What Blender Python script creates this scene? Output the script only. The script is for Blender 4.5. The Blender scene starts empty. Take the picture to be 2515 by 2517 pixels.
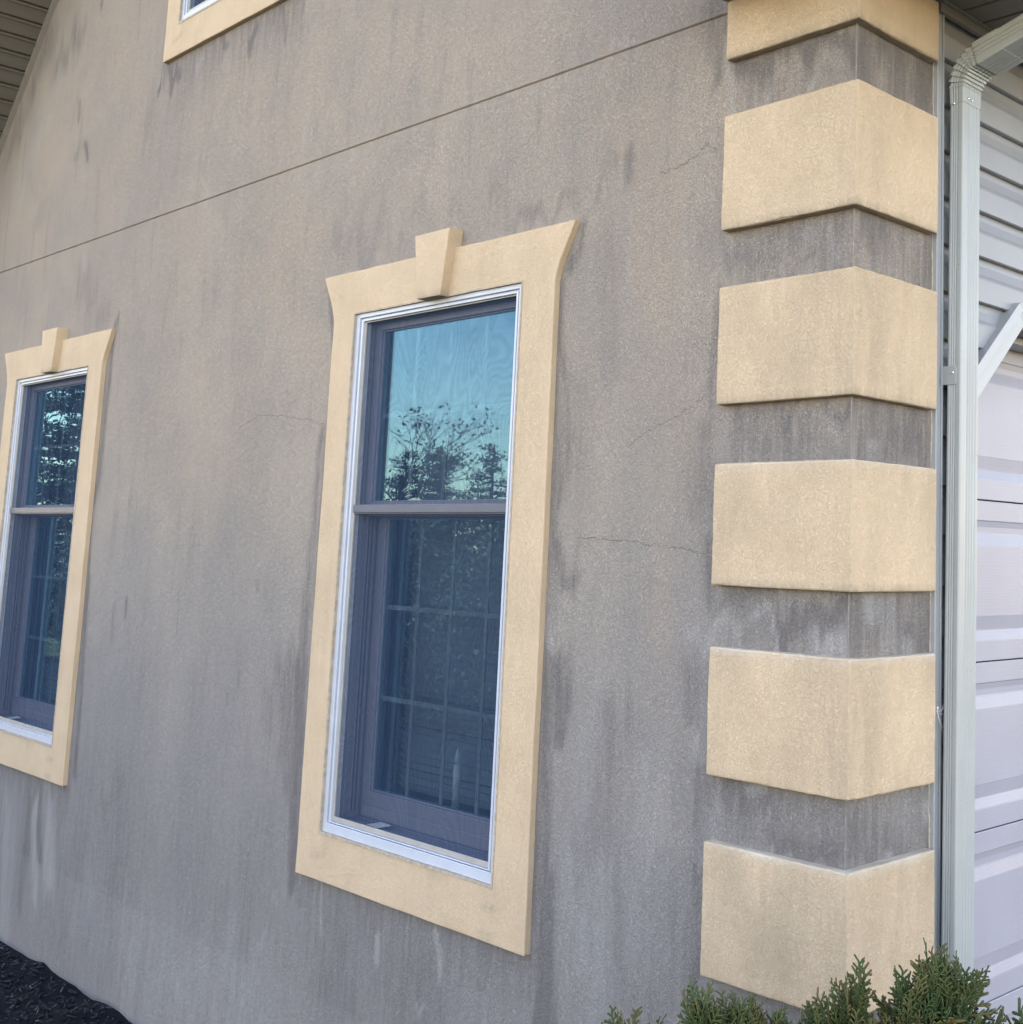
import bpy, bmesh, math, random
import numpy as np
from mathutils import Vector, Matrix, noise

SC = bpy.context.scene
R = math.radians

# ---------------------------------------------------------------- camera
cam = bpy.data.cameras.new("camera")
cam_ob = bpy.data.objects.new("camera", cam)
SC.collection.objects.link(cam_ob)
cam_ob.location = (1.49166, -2.0, -0.23424)
cam_ob.rotation_euler = (R(97.64592), R(-1.52805), R(41.95319))
cam.sensor_fit = 'VERTICAL'
cam.sensor_height = 36.0
cam.sensor_width = 36.0
cam.lens = 3099.652 / 2517 * 36.0
cam.shift_x = (1257.5 - 1801.105) / 2517
cam.shift_y = (940.777 - 1258.5) / 2517
cam.clip_start = 0.05
cam.clip_end = 500
SC.camera = cam_ob

# ---------------------------------------------------------------- sky, sun, exposure
SUN_EL, SUN_AZ = R(38), R(-58)          # azimuth from +Y, the sun stands behind the house
world = bpy.data.worlds.new("World")
SC.world = world
world.use_nodes = True
wn = world.node_tree
wn.nodes.clear()
wo = wn.nodes.new('ShaderNodeOutputWorld')
bg = wn.nodes.new('ShaderNodeBackground')
sky = wn.nodes.new('ShaderNodeTexSky')
sky.sky_type = 'NISHITA'
sky.sun_disc = False
sky.sun_elevation = SUN_EL
sky.sun_rotation = SUN_AZ
sky.air_density = 1.0
sky.dust_density = 0.3
sky.ozone_density = 2.5
hs = wn.nodes.new('ShaderNodeHueSaturation')
hs.inputs['Saturation'].default_value = 1.0
bal = wn.nodes.new('ShaderNodeMixRGB')
bal.blend_type = 'MULTIPLY'
bal.inputs[0].default_value = 1.0
bal.inputs[2].default_value = (1.38, 0.99, 0.765, 1)
wn.links.new(sky.outputs[0], hs.inputs['Color'])
wn.links.new(hs.outputs[0], bal.inputs[1])
wn.links.new(bal.outputs[0], bg.inputs[0])
bg.inputs[1].default_value = 0.12
wn.links.new(bg.outputs[0], wo.inputs[0])

sun = bpy.data.lights.new("sun", 'SUN')
sun.energy = 3.5
sun.angle = R(0.5)
sun.color = (1.0, 0.93, 0.82)
sun_ob = bpy.data.objects.new("sun", sun)
SC.collection.objects.link(sun_ob)
sd = Vector((math.sin(SUN_AZ) * math.cos(SUN_EL), math.cos(SUN_AZ) * math.cos(SUN_EL), math.sin(SUN_EL)))
sun_ob.rotation_euler = sd.to_track_quat('Z', 'Y').to_euler()
sun_ob.location = (0, 0, 20)

SC.view_settings.view_transform = 'Standard'
SC.view_settings.look = 'None'
SC.view_settings.exposure = 3.12
SC.view_settings.gamma = 1.0
SC.cycles.max_bounces = 8
SC.cycles.transparent_max_bounces = 16

GZ = -1.84                               # ground level at the wall

# ---------------------------------------------------------------- node helpers
def mat(name):
    m = bpy.data.materials.new(name)
    m.use_nodes = True
    nt = m.node_tree
    b = nt.nodes['Principled BSDF']
    return m, nt, b

def N(nt, t, **kw):
    n = nt.nodes.new(t)
    for k, v in kw.items():
        if k.startswith('i_'):
            key = k[2:]
            n.inputs[int(key) if key.isdigit() else key].default_value = v
        else:
            setattr(n, k, v)
    return n

def coords(nt, scale=(1, 1, 1), obj=False):
    tc = N(nt, 'ShaderNodeTexCoord')
    mp = N(nt, 'ShaderNodeMapping')
    mp.inputs['Scale'].default_value = scale
    nt.links.new(tc.outputs['Object'], mp.inputs[0])
    return mp.outputs[0]

def noise_n(nt, vec, scale, detail=4, rough=0.6, dist=0.0):
    n = N(nt, 'ShaderNodeTexNoise')
    n.inputs['Scale'].default_value = scale
    n.inputs['Detail'].default_value = detail
    n.inputs['Roughness'].default_value = rough
    n.inputs['Distortion'].default_value = dist
    nt.links.new(vec, n.inputs['Vector'])
    return n.outputs[0]

def ramp(nt, val, a, b, c0=0.0, c1=1.0):
    n = N(nt, 'ShaderNodeMapRange')
    n.interpolation_type = 'SMOOTHSTEP'
    for i, v in enumerate((a, b, c0, c1)):
        n.inputs[i + 1].default_value = v
    nt.links.new(val, n.inputs[0])
    return n.outputs[0]

def mix(nt, fac, a, b, mode='MIX'):
    n = N(nt, 'ShaderNodeMixRGB')
    n.blend_type = mode
    for i, v in ((0, fac), (1, a), (2, b)):
        if isinstance(v, (int, float)):
            n.inputs[i].default_value = v
        elif isinstance(v, tuple):
            n.inputs[i].default_value = (*v, 1) if len(v) == 3 else v
        else:
            nt.links.new(v, n.inputs[i])
    return n.outputs[0]

def math_n(nt, op, a, b=None):
    n = N(nt, 'ShaderNodeMath', operation=op)
    for i, v in enumerate((a, b)):
        if v is None:
            continue
        if isinstance(v, (int, float)):
            n.inputs[i].default_value = v
        else:
            nt.links.new(v, n.inputs[i])
    return n.outputs[0]

def bump(nt, b, h, strength, dist):
    n = N(nt, 'ShaderNodeBump')
    n.inputs['Strength'].default_value = strength
    n.inputs['Distance'].default_value = dist
    nt.links.new(h, n.inputs['Height'])
    nt.links.new(n.outputs[0], b.inputs['Normal'])

def stucco_height(nt, v):
    """worm-like float finish: warped ridged noise plus grit"""
    a = noise_n(nt, v, 200, 2, 0.5, 1.2)
    r = math_n(nt, 'ABSOLUTE', math_n(nt, 'SUBTRACT', a, 0.5))
    r = ramp(nt, r, 0.0, 0.07, 0.0, 1.0)
    g = noise_n(nt, v, 420, 2, 0.6, 0.4)
    c = noise_n(nt, v, 70, 3, 0.6, 0.3)
    s = math_n(nt, 'ADD', math_n(nt, 'MULTIPLY', r, 0.55), math_n(nt, 'MULTIPLY', g, 0.7))
    return math_n(nt, 'ADD', s, math_n(nt, 'MULTIPLY', c, 0.35)), r, g

# ---------------------------------------------------------------- materials
def m_stucco_wall():
    m, nt, b = mat("grey_stucco")
    v = coords(nt)
    vs = coords(nt, (1, 1, 0.16))
    vs2 = coords(nt, (1, 1, 0.06))
    at = N(nt, 'ShaderNodeAttribute', attribute_name='stain_shade')
    sep = N(nt, 'ShaderNodeSeparateColor')
    nt.links.new(at.outputs['Color'], sep.inputs[0])
    dark, light, warm = sep.outputs[0], sep.outputs[1], sep.outputs[2]
    big = noise_n(nt, vs, 1.3, 4, 0.6, 0.4)
    med = noise_n(nt, v, 3.2, 5, 0.62, 0.3)
    col = mix(nt, ramp(nt, big, 0.3, 0.7), (0.305, 0.272, 0.238), (0.375, 0.330, 0.280))
    cloud = noise_n(nt, coords(nt, (1, 1, 0.55)), 2.2, 4, 0.55, 0.5)
    col = mix(nt, ramp(nt, cloud, 0.46, 0.72, 0, 0.45), col, (0.232, 0.222, 0.216))
    col = mix(nt, math_n(nt, 'MULTIPLY', warm, 0.8), col, (0.365, 0.302, 0.243))
    col = mix(nt, ramp(nt, med, 0.42, 0.66, 0, 0.40), col, (0.25, 0.236, 0.222))
    # weather grime towards the foot, plus cooler dim light put into the colour
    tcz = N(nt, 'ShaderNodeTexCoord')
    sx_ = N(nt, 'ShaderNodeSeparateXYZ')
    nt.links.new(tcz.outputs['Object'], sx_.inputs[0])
    film_shade = math_n(nt, 'MULTIPLY', ramp(nt, math_n(nt, 'ADD', sx_.outputs[2], math_n(nt, 'MULTIPLY', big, 0.5)), 2.5, 0.7, 0, 1), 0.70)
    col = mix(nt, film_shade, col, (0.205, 0.215, 0.240))
    # vertical run-off streaks
    st = noise_n(nt, vs, 14, 4, 0.65, 0.2)
    st2 = noise_n(nt, vs2, 26, 3, 0.6, 0.0)
    col = mix(nt, ramp(nt, st, 0.52, 0.75, 0, 0.38), col, (0.185, 0.176, 0.172))
    col = mix(nt, ramp(nt, st2, 0.55, 0.78, 0, 0.25), col, (0.36, 0.345, 0.33))
    # hand placed stains, broken up by noise
    br = math_n(nt, 'ADD', math_n(nt, 'MULTIPLY', noise_n(nt, vs, 55, 6, 0.75, 0.4), 0.5), math_n(nt, 'MULTIPLY', noise_n(nt, vs2, 48, 4, 0.7, 0.3), 0.5))
    dsum = math_n(nt, 'ADD', dark, math_n(nt, 'MULTIPLY', math_n(nt, 'SUBTRACT', br, 0.5), math_n(nt, 'MINIMUM', math_n(nt, 'MULTIPLY', dark, 4.0), 2.4)))
    dm = ramp(nt, dsum, 0.02, 1.0, 0, 0.78)
    col = mix(nt, dm, col, (0.118, 0.112, 0.116))
    br2 = noise_n(nt, vs, 22, 5, 0.75, 0.5)
    lsum = math_n(nt, 'ADD', light, math_n(nt, 'MULTIPLY', math_n(nt, 'SUBTRACT', br2, 0.5), math_n(nt, 'MINIMUM', math_n(nt, 'MULTIPLY', light, 3.0), 1.7)))
    lm = ramp(nt, lsum, 0.05, 0.95, 0, 0.55)
    col = mix(nt, lm, col, (0.37, 0.37, 0.37))
    h, r, g = stucco_height(nt, v)
    col = mix(nt, ramp(nt, r, 0, 1, 0.16, 0.0), col, (0.09, 0.082, 0.075))
    col = mix(nt, ramp(nt, g, 0.35, 0.65, 0.0, 0.10), col, (0.45, 0.42, 0.38))
    nt.links.new(col, b.inputs['Base Color'])
    b.inputs['Roughness'].default_value = 0.95
    b.inputs['Specular IOR Level'].default_value = 0.15
    bump(nt, b, h, 1.0, 0.0016)
    return m

def m_stucco_tan():
    m, nt, b = mat("tan_stucco")
    v = coords(nt)
    vs = coords(nt, (1, 1, 0.2))
    at = N(nt, 'ShaderNodeAttribute', attribute_name='stain_shade')
    sep = N(nt, 'ShaderNodeSeparateColor')
    nt.links.new(at.outputs['Color'], sep.inputs[0])
    big = noise_n(nt, v, 5, 4, 0.6, 0.2)
    col = mix(nt, ramp(nt, big, 0.3, 0.7), (0.548, 0.434, 0.304), (0.605, 0.482, 0.340))
    st = noise_n(nt, vs, 20, 4, 0.65, 0.2)
    col = mix(nt, ramp(nt, st, 0.5, 0.8, 0, 0.18), col, (0.45, 0.35, 0.23))
    dk = math_n(nt, 'MULTIPLY', sep.outputs[0], ramp(nt, st, 0.3, 0.6, 0.35, 1))
    col = mix(nt, math_n(nt, 'MULTIPLY', dk, 0.72), col, (0.25, 0.22, 0.17))
    col = mix(nt, math_n(nt, 'MULTIPLY', sep.outputs[1], 0.8), col, (0.62, 0.62, 0.58))
    h, r, g = stucco_height(nt, v)
    col = mix(nt, ramp(nt, r, 0, 1, 0.10, 0.0), col, (0.33, 0.24, 0.13))
    nt.links.new(col, b.inputs['Base Color'])
    b.inputs['Roughness'].default_value = 0.93
    b.inputs['Specular IOR Level'].default_value = 0.15
    bump(nt, b, h, 1.0, 0.0010)
    return m

def m_plain(name, col, rough=0.5, spec=0.4, var=0.12, nscale=9, bumpd=0.0, bscale=60, dirt=None, metal=0.0, stretch=(1, 1, 1)):
    m, nt, b = mat(name)
    v = coords(nt, stretch)
    n = noise_n(nt, v, nscale, 5, 0.6, 0.2)
    c2 = tuple(x * (1 - var) for x in col)
    c = mix(nt, ramp(nt, n, 0.3, 0.7), c2, col)
    if dirt:
        d = noise_n(nt, coords(nt, (1, 1, 0.25)), 30, 5, 0.7, 0.3)
        c = mix(nt, ramp(nt, d, 0.55, 0.85, 0, dirt[1]), c, dirt[0])
        sp = noise_n(nt, v, 180, 1, 0.5)
        c = mix(nt, ramp(nt, sp, 0.70, 0.76, 0, 0.5), c, tuple(x * 0.5 for x in col))
    nt.links.new(c, b.inputs['Base Color'])
    b.inputs['Roughness'].default_value = rough
    b.inputs['Specular IOR Level'].default_value = spec
    b.inputs['Metallic'].default_value = metal
    if bumpd:
        bump(nt, b, noise_n(nt, v, bscale, 4, 0.6, 0.4), 0.6, bumpd)
    return m

def m_grain(name, col, dirt=0.3):
    """vinyl / steel with an embossed wood grain running along Y"""
    m, nt, b = mat(name)
    v = coords(nt, (1, 0.13, 1.0))
    w = N(nt, 'ShaderNodeTexWave', wave_type='BANDS', bands_direction='Z')
    w.inputs['Scale'].default_value = 42
    w.inputs['Distortion'].default_value = 9
    w.inputs['Detail'].default_value = 3
    w.inputs['Detail Scale'].default_value = 0.9
    nt.links.new(v, w.inputs[0])
    n = noise_n(nt, coords(nt), 4, 5, 0.6)
    c = mix(nt, ramp(nt, n, 0.3, 0.7), tuple(x * 0.93 for x in col), col)
    sp = noise_n(nt, coords(nt), 110, 1, 0.5)
    c = mix(nt, ramp(nt, sp, 0.73, 0.78, 0, dirt), c, tuple(x * 0.45 for x in col))
    nt.links.new(c, b.inputs['Base Color'])
    b.inputs['Roughness'].default_value = 0.42
    b.inputs['Specular IOR Level'].default_value = 0.4
    bump(nt, b, w.outputs[1], 0.12, 0.0006)
    return m

def m_soffit():
    m, nt, b = mat("vented_soffit_vinyl")
    v = coords(nt)
    vo = N(nt, 'ShaderNodeTexVoronoi')
    vo.inputs['Scale'].default_value = 170
    vo.inputs['Randomness'].default_value = 0.1
    nt.links.new(v, vo.inputs['Vector'])
    c = mix(nt, ramp(nt, vo.outputs[0], 0.22, 0.32, 0.55, 0), (0.125, 0.118, 0.10), (0.03, 0.028, 0.025))
    nt.links.new(c, b.inputs['Base Color'])
    b.inputs['Roughness'].default_value = 0.5
    return m

def m_glass():
    m, nt, b = mat("window_glass")
    nt.nodes.remove(b)
    out = nt.nodes['Material Output']
    v = coords(nt)
    wav = noise_n(nt, v, 2.1, 2, 0.4, 0.8)
    bp_ = N(nt, 'ShaderNodeBump')
    bp_.inputs['Strength'].default_value = 0.6
    bp_.inputs['Distance'].default_value = 0.0013
    nt.links.new(wav, bp_.inputs['Height'])
    fr = N(nt, 'ShaderNodeLayerWeight')
    fr.inputs['Blend'].default_value = 0.5
    nt.links.new(bp_.outputs[0], fr.inputs['Normal'])
    f3 = math_n(nt, 'POWER', fr.outputs['Facing'], 3.0)
    gl = N(nt, 'ShaderNodeBsdfGlossy')
    gl.inputs['Roughness'].default_value = 0.0
    gl.inputs['Color'].default_value = (0.31, 0.59, 0.74, 1)
    nt.links.new(bp_.outputs[0], gl.inputs['Normal'])
    tr = N(nt, 'ShaderNodeBsdfTransparent')
    tr.inputs['Color'].default_value = (0.84, 0.92, 0.96, 1)
    mx = N(nt, 'ShaderNodeMixShader')
    nt.links.new(math_n(nt, 'ADD', math_n(nt, 'MULTIPLY', f3, 0.8), 0.15), mx.inputs[0])
    nt.links.new(tr.outputs[0], mx.inputs[1])
    nt.links.new(gl.outputs[0], mx.inputs[2])
    nt.links.new(mx.outputs[0], out.inputs[0])
    return m

def m_screen():
    m, nt, b = mat("insect_screen")
    nt.nodes.remove(b)
    out = nt.nodes['Material Output']
    d = N(nt, 'ShaderNodeBsdfDiffuse')
    d.inputs['Color'].default_value = (0.035, 0.06, 0.115, 1)
    tr = N(nt, 'ShaderNodeBsdfTransparent')
    mx = N(nt, 'ShaderNodeMixShader')
    w = N(nt, 'ShaderNodeTexNoise')
    w.inputs['Scale'].default_value = 5.5
    w.inputs['Detail'].default_value = 1.5
    w.inputs['Distortion'].default_value = 0.7
    nt.links.new(coords(nt, (1, 1, 0.5)), w.inputs['Vector'])
    rip = math_n(nt, 'SINE', math_n(nt, 'MULTIPLY', w.outputs[0], 150.0))
    nt.links.new(math_n(nt, 'ADD', math_n(nt, 'MULTIPLY', rip, 0.05), 0.40), mx.inputs[0])
    nt.links.new(tr.outputs[0], mx.inputs[1])
    nt.links.new(d.outputs[0], mx.inputs[2])
    nt.links.new(mx.outputs[0], out.inputs[0])
    return m

def m_leaf(name, green, tip, var=0.4):
    m, nt, b = mat(name)
    at = N(nt, 'ShaderNodeAttribute', attribute_name='tint')
    sep = N(nt, 'ShaderNodeSeparateColor')
    nt.links.new(at.outputs['Color'], sep.inputs[0])
    c = mix(nt, sep.outputs[0], green, tip)
    c = mix(nt, ramp(nt, sep.outputs[1], 0, 1, 0, 0.75), c, tuple(x * 0.35 for x in green))
    n = noise_n(nt, coords(nt), 35, 3, 0.6)
    c = mix(nt, ramp(nt, n, 0.4, 0.7, 0, 0.35), c, (0.075, 0.085, 0.03))
    nt.links.new(c, b.inputs['Base Color'])
    b.inputs['Roughness'].default_value = 0.6
    b.inputs['Specular IOR Level'].default_value = 0.3
    return m

M = {}
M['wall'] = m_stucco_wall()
M['tan'] = m_stucco_tan()
M['white'] = m_plain("white_window_vinyl", (0.46, 0.50, 0.58), 0.35, 0.5, 0.08, 12, 0, 60, ((0.35, 0.34, 0.32), 0.35))
M['sash'] = m_plain("sash_vinyl", (0.165, 0.18, 0.24), 0.4, 0.4, 0.08)
M['screenrail'] = m_plain("screen_rail_metal", (0.38, 0.37, 0.35), 0.4, 0.5, 0.15, 20, 0, 60, ((0.2, 0.19, 0.17), 0.4))
M['bar'] = m_plain("screen_crossbar", (0.085, 0.095, 0.13), 0.45, 0.4, 0.1)
M['glass'] = m_glass()
M['screen'] = m_screen()
M['munt'] = m_plain("grille_bar", (0.36, 0.35, 0.34), 0.5, 0.3, 0.1)
M['sticker'] = m_plain("sticker_paper", (0.7, 0.7, 0.7), 0.5, 0.3, 0.3, 90)
M['siding'] = m_grain("grey_vinyl_siding", (0.27, 0.285, 0.31))
M['door'] = m_grain("white_garage_steel", (0.315, 0.32, 0.385), 0.25)
M['trim'] = m_plain("grey_aluminium_trim", (0.33, 0.355, 0.38), 0.35, 0.5, 0.08, 6, 0, 60, ((0.25, 0.24, 0.22), 0.2))
M['spout'] = m_plain("clay_downspout_aluminium", (0.325, 0.355, 0.36), 0.38, 0.5, 0.10, 4, 0, 60, ((0.22, 0.24, 0.19), 0.45))
M['soffit'] = m_plain("brown_grey_soffit", (0.20, 0.185, 0.165), 0.5, 0.4, 0.1)
M['vent'] = m_soffit()
M['fascia'] = m_plain("soffit_trim", (0.24, 0.225, 0.20), 0.45, 0.4, 0.1)
M['caulk'] = m_plain("caulk", (0.42, 0.37, 0.30), 0.8, 0.2, 0.3, 60, 0.001, 200)
M['dark'] = m_plain("dark_interior", (0.10, 0.10, 0.11), 0.9, 0.1, 0.2)
M['crack'] = m_plain("hairline_crack_shadow", (0.10, 0.092, 0.085), 1.0, 0.0, 0.3, 80)
M['roof'] = m_plain("asphalt_shingles", (0.11, 0.10, 0.095), 0.95, 0.1, 0.5, 30, 0.004, 60)
M['blind'] = m_plain("blind_vinyl", (0.42, 0.43, 0.45), 0.5, 0.3, 0.08)
M['candle'] = m_plain("ivory_plastic", (0.85, 0.84, 0.80), 0.35, 0.5, 0.05)
M['brass'] = m_plain("worn_metal_base", (0.55, 0.50, 0.40), 0.3, 0.5, 0.2, 30, metal=0.8)
M['screw'] = m_plain("zinc_screw", (0.75, 0.75, 0.74), 0.25, 0.6, 0.1, metal=0.8)
M['mulch'] = m_plain("black_dyed_mulch", (0.007, 0.009, 0.015), 0.95, 0.12, 0.6, 50, 0.004, 120)
M['chip'] = m_plain("black_mulch_chip", (0.013, 0.016, 0.025), 0.6, 0.3, 0.6, 40, 0.001, 200)
M['lawn'] = m_plain("winter_lawn", (0.11, 0.105, 0.05), 0.95, 0.1, 0.45, 3, 0.02, 30)
M['drive'] = m_plain("asphalt_driveway", (0.065, 0.064, 0.064), 0.9, 0.2, 0.2, 2, 0.002, 120)
M['stem'] = m_plain("brown_bark", (0.10, 0.065, 0.04), 0.9, 0.1, 0.4, 40, 0.003, 60)
M['web'] = m_plain("cobweb_silk", (0.8, 0.8, 0.8), 0.4, 0.5, 0.1)
M['arb'] = m_leaf("arborvitae_foliage", (0.036, 0.070, 0.020), (0.125, 0.10, 0.036))
M['pine'] = m_leaf("pine_foliage", (0.030, 0.048, 0.020), (0.055, 0.065, 0.028))
M['oakleaf'] = m_leaf("dry_leaves", (0.17, 0.12, 0.06), (0.30, 0.20, 0.10))

# ---------------------------------------------------------------- mesh helpers
class MB:
    def __init__(s):
        s.v, s.f = [], []
    def add(s, vs, fs):
        o = len(s.v)
        s.v += [tuple(p) for p in vs]
        s.f += [tuple(i + o for i in f) for f in fs]
    def box(s, x0, x1, y0, y1, z0, z1):
        s.add([(x0, y0, z0), (x1, y0, z0), (x1, y1, z0), (x0, y1, z0), (x0, y0, z1), (x1, y0, z1), (x1, y1, z1), (x0, y1, z1)],
              [(0, 3, 2, 1), (4, 5, 6, 7), (0, 1, 5, 4), (1, 2, 6, 5), (2, 3, 7, 6), (3, 0, 4, 7)])
    def prism(s, poly, axis, a, b):
        """extrude a polygon given in the two other axes along one axis"""
        n = len(poly)
        def P(p, t):
            q = [0, 0, 0]
            k = [i for i in range(3) if i != axis]
            q[k[0]], q[k[1]], q[axis] = p[0], p[1], t
            return q
        vs = [P(p, a) for p in poly] + [P(p, b) for p in poly]
        fs = [tuple(range(n - 1, -1, -1)), tuple(range(n, 2 * n))]
        fs += [(i, (i + 1) % n, n + (i + 1) % n, n + i) for i in range(n)]
        s.add(vs, fs)
    def ring(s, o, i, y0, y1):
        """picture-frame in the XZ plane; o, i = (x0, x1, z0, z1)"""
        def c(r):
            return [(r[0], r[2]), (r[1], r[2]), (r[1], r[3]), (r[0], r[3])]
        oo, ii = c(o), c(i)
        vs = [(x, y0, z) for x, z in oo] + [(x, y0, z) for x, z in ii] + [(x, y1, z) for x, z in oo] + [(x, y1, z) for x, z in ii]
        fs = []
        for k in range(4):
            n = (k + 1) % 4
            fs += [(k, n, 4 + n, 4 + k), (8 + n, 8 + k, 12 + k, 12 + n), (n, k, 8 + k, 8 + n), (4 + k, 4 + n, 12 + n, 12 + k)]
        s.add(vs, fs)
    def tube(s, pts, rad, n=8, cap=True):
        pts = [Vector(p) for p in pts]
        rad = rad if isinstance(rad, (list, tuple)) else [rad] * len(pts)
        rows = []
        for i, p in enumerate(pts):
            d = (pts[min(i + 1, len(pts) - 1)] - pts[max(i - 1, 0)]).normalized()
            u = d.orthogonal().normalized() if abs(d.z) < 0.99 else Vector((1, 0, 0))
            if abs(d.z) < 0.99:
                u = d.cross(Vector((0, 0, 1))).normalized()
            w = d.cross(u)
            rows.append([tuple(p + (u * math.cos(2 * math.pi * k / n) + w * math.sin(2 * math.pi * k / n)) * rad[i]) for k in range(n)])
        vs = [q for r in rows for q in r]
        fs = [(i * n + k, i * n + (k + 1) % n, (i + 1) * n + (k + 1) % n, (i + 1) * n + k) for i in range(len(pts) - 1) for k in range(n)]
        if cap:
            fs += [tuple(range(n - 1, -1, -1)), tuple(range((len(pts) - 1) * n, len(pts) * n))]
        s.add(vs, fs)

PARENT_W = {}
def link(ob, parent=None, loc=(0, 0, 0)):
    """loc is the object's world origin; mesh data is stored relative to it"""
    SC.collection.objects.link(ob)
    pl = Vector((0, 0, 0))
    if parent is not None:
        ob.parent = parent
        pl = PARENT_W[parent.name]
    ob.location = Vector(loc) - pl
    PARENT_W[ob.name] = Vector(loc)
    return ob

def finish(me, name, material, parent, loc, fix=True, bevel=0.0, jit=0.0, cut=0.0, smooth=False):
    bm = bmesh.new()
    bm.from_mesh(me)
    if fix:
        bmesh.ops.recalc_face_normals(bm, faces=bm.faces)
    if bevel:
        ed = [e for e in bm.edges if len(e.link_faces) == 2 and e.calc_face_angle() > R(40)]
        bmesh.ops.bevel(bm, geom=ed, offset=bevel, segments=2, profile=0.5, affect='EDGES')
    if cut:
        for _ in range(4):
            ed = [e for e in bm.edges if e.calc_length() > cut]
            if not ed:
                break
            bmesh.ops.subdivide_edges(bm, edges=ed, cuts=1, use_grid_fill=True)
    if jit:
        for v in bm.verts:
            v.co += noise.noise_vector(v.co * 38) * jit + noise.noise_vector(v.co * 9 + Vector((5, 1, 2))) * jit
    if smooth:
        for f in bm.faces:
            f.smooth = True
    bmesh.ops.translate(bm, verts=bm.verts, vec=-Vector(loc))
    bm.to_mesh(me)
    bm.free()
    me.materials.append(material)
    return link(bpy.data.objects.new(name, me), parent, loc)

def build(mb, name, material, parent=None, loc=None, **kw):
    me = bpy.data.meshes.new(name)
    me.from_pydata(mb.v, [], mb.f)
    if loc is None:
        loc = PARENT_W[parent.name] if parent is not None else (0, 0, 0)
    return finish(me, name, material, parent, loc, **kw)

def tag(o, label=None, cat=None, group=None, kind=None):
    for k, v in (('label', label), ('category', cat), ('group', group), ('kind', kind)):
        if v:
            o[k] = v
    return o

def empty(name, loc, label, cat, group=None):
    o = bpy.data.objects.new(name, None)
    o.empty_display_size = 0.2
    link(o, None, loc)
    return tag(o, label, cat, group)

def set_stain_shade(ob, fn):
    """colour attribute from world position"""
    me = ob.data
    n = len(me.vertices)
    co = np.empty(n * 3, dtype=np.float32)
    me.vertices.foreach_get('co', co)
    co = co.reshape(-1, 3) + np.array(PARENT_W[ob.name])
    c = np.zeros((n, 4), dtype=np.float32)
    c[:, 3] = 1
    c[:, :3] = fn(co)
    a = me.color_attributes.new(name='stain_shade', type='FLOAT_COLOR', domain='POINT')
    a.data.foreach_set('color', c.ravel())

# ================================================================ GROUND
def sheet(name, x0, x1, y0, y1, z, material, n=1):
    mb = MB()
    for i in range(n):
        for j in range(n):
            xa, xb = x0 + (x1 - x0) * i / n, x0 + (x1 - x0) * (i + 1) / n
            ya, yb = y0 + (y1 - y0) * j / n, y0 + (y1 - y0) * (j + 1) / n
            mb.add([(xa, ya, z), (xb, ya, z), (xb, yb, z), (xa, yb, z)], [(0, 1, 2, 3)])
    return tag(build(mb, name, material, loc=(0, 0, 0)), kind='structure')

sheet('ground', -150, 150, -150, 150, GZ - 0.06, M['lawn'])
sheet('driveway', 0.75, 9.0, -9.0, 9.0, GZ - 0.035, M['drive'])

# mulch bed: lumpy mound along the wall, widened unseen to darken pane reflections
mb = MB()
nx, ny = 330, 90
def mh(x, y):
    e = min(1.0, (y + 4.6) / 0.3, 1.0)
    return GZ - 0.06 + 0.06 * max(0, e) + 0.02 * noise.noise(Vector((x * 5, y * 5, 0))) + 0.010 * noise.noise(Vector((x * 23, y * 23, 3)))
for i in range(nx + 1):
    for j in range(ny + 1):
        x, y = -24.0 + 24.7 * i / nx, -4.6 + 4.6 * j / ny
        mb.v.append((x, y, mh(x, y)))
for i in range(nx):
    for j in range(ny):
        a = i * (ny + 1) + j
        mb.f.append((a, a + ny + 1, a + ny + 2, a + 1))
tag(build(mb, 'mulch_bed', M['mulch'], loc=(0, 0, 0), smooth=True), kind='structure')

rnd = random.Random(4)
mb = MB()
for k in range(16000):
    x = -5.4 + 5.9 * rnd.random() ** 1.8
    y = -1.2 + 1.19 * rnd.random()
    L, W, T = rnd.uniform(.008, .034), rnd.uniform(.003, .009), rnd.uniform(.002, .006)
    mt = Matrix.Rotation(rnd.uniform(0, 6.3), 4, 'Z') @ Matrix.Rotation(rnd.uniform(-.6, .6), 4, 'Y') @ Matrix.Rotation(rnd.uniform(-.8, .8), 4, 'X')
    c = Vector((x, y - 0.012, mh(x, y) + rnd.uniform(0.0, .012)))
    vs = [c + mt @ Vector((sx * L / 2 * rnd.uniform(.6, 1), sy * W / 2 * rnd.uniform(.5, 1), sz * T / 2)) for sz in (-1, 1) for sx, sy in ((-1, -1), (1, -1), (1, 1), (-1, 1))]
    mb.add(vs, [(0, 3, 2, 1), (4, 5, 6, 7), (0, 1, 5, 4), (1, 2, 6, 5), (2, 3, 7, 6), (3, 0, 4, 7)])
tag(build(mb, 'mulch_chips', M['chip'], loc=(0, 0, 0)), 'loose black dyed wood chips lying along the foot of the stucco wall', 'mulch', kind='stuff')

# ================================================================ HOUSE
house = empty('house', (0, 0, GZ), 'grey stucco house with tan corner blocks, three windows and a white garage door', 'house')
AX = -2.492                               # ridge
X0 = -5.66                                # far end of the gable wall
def rake(x):                              # height of the rake line on the gable wall
    return 2.2214 + 1.1115 * (x + 4.6095) if x < AX else 2.2214 + 1.1115 * (AX * 2 - x + 4.6095)

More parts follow.
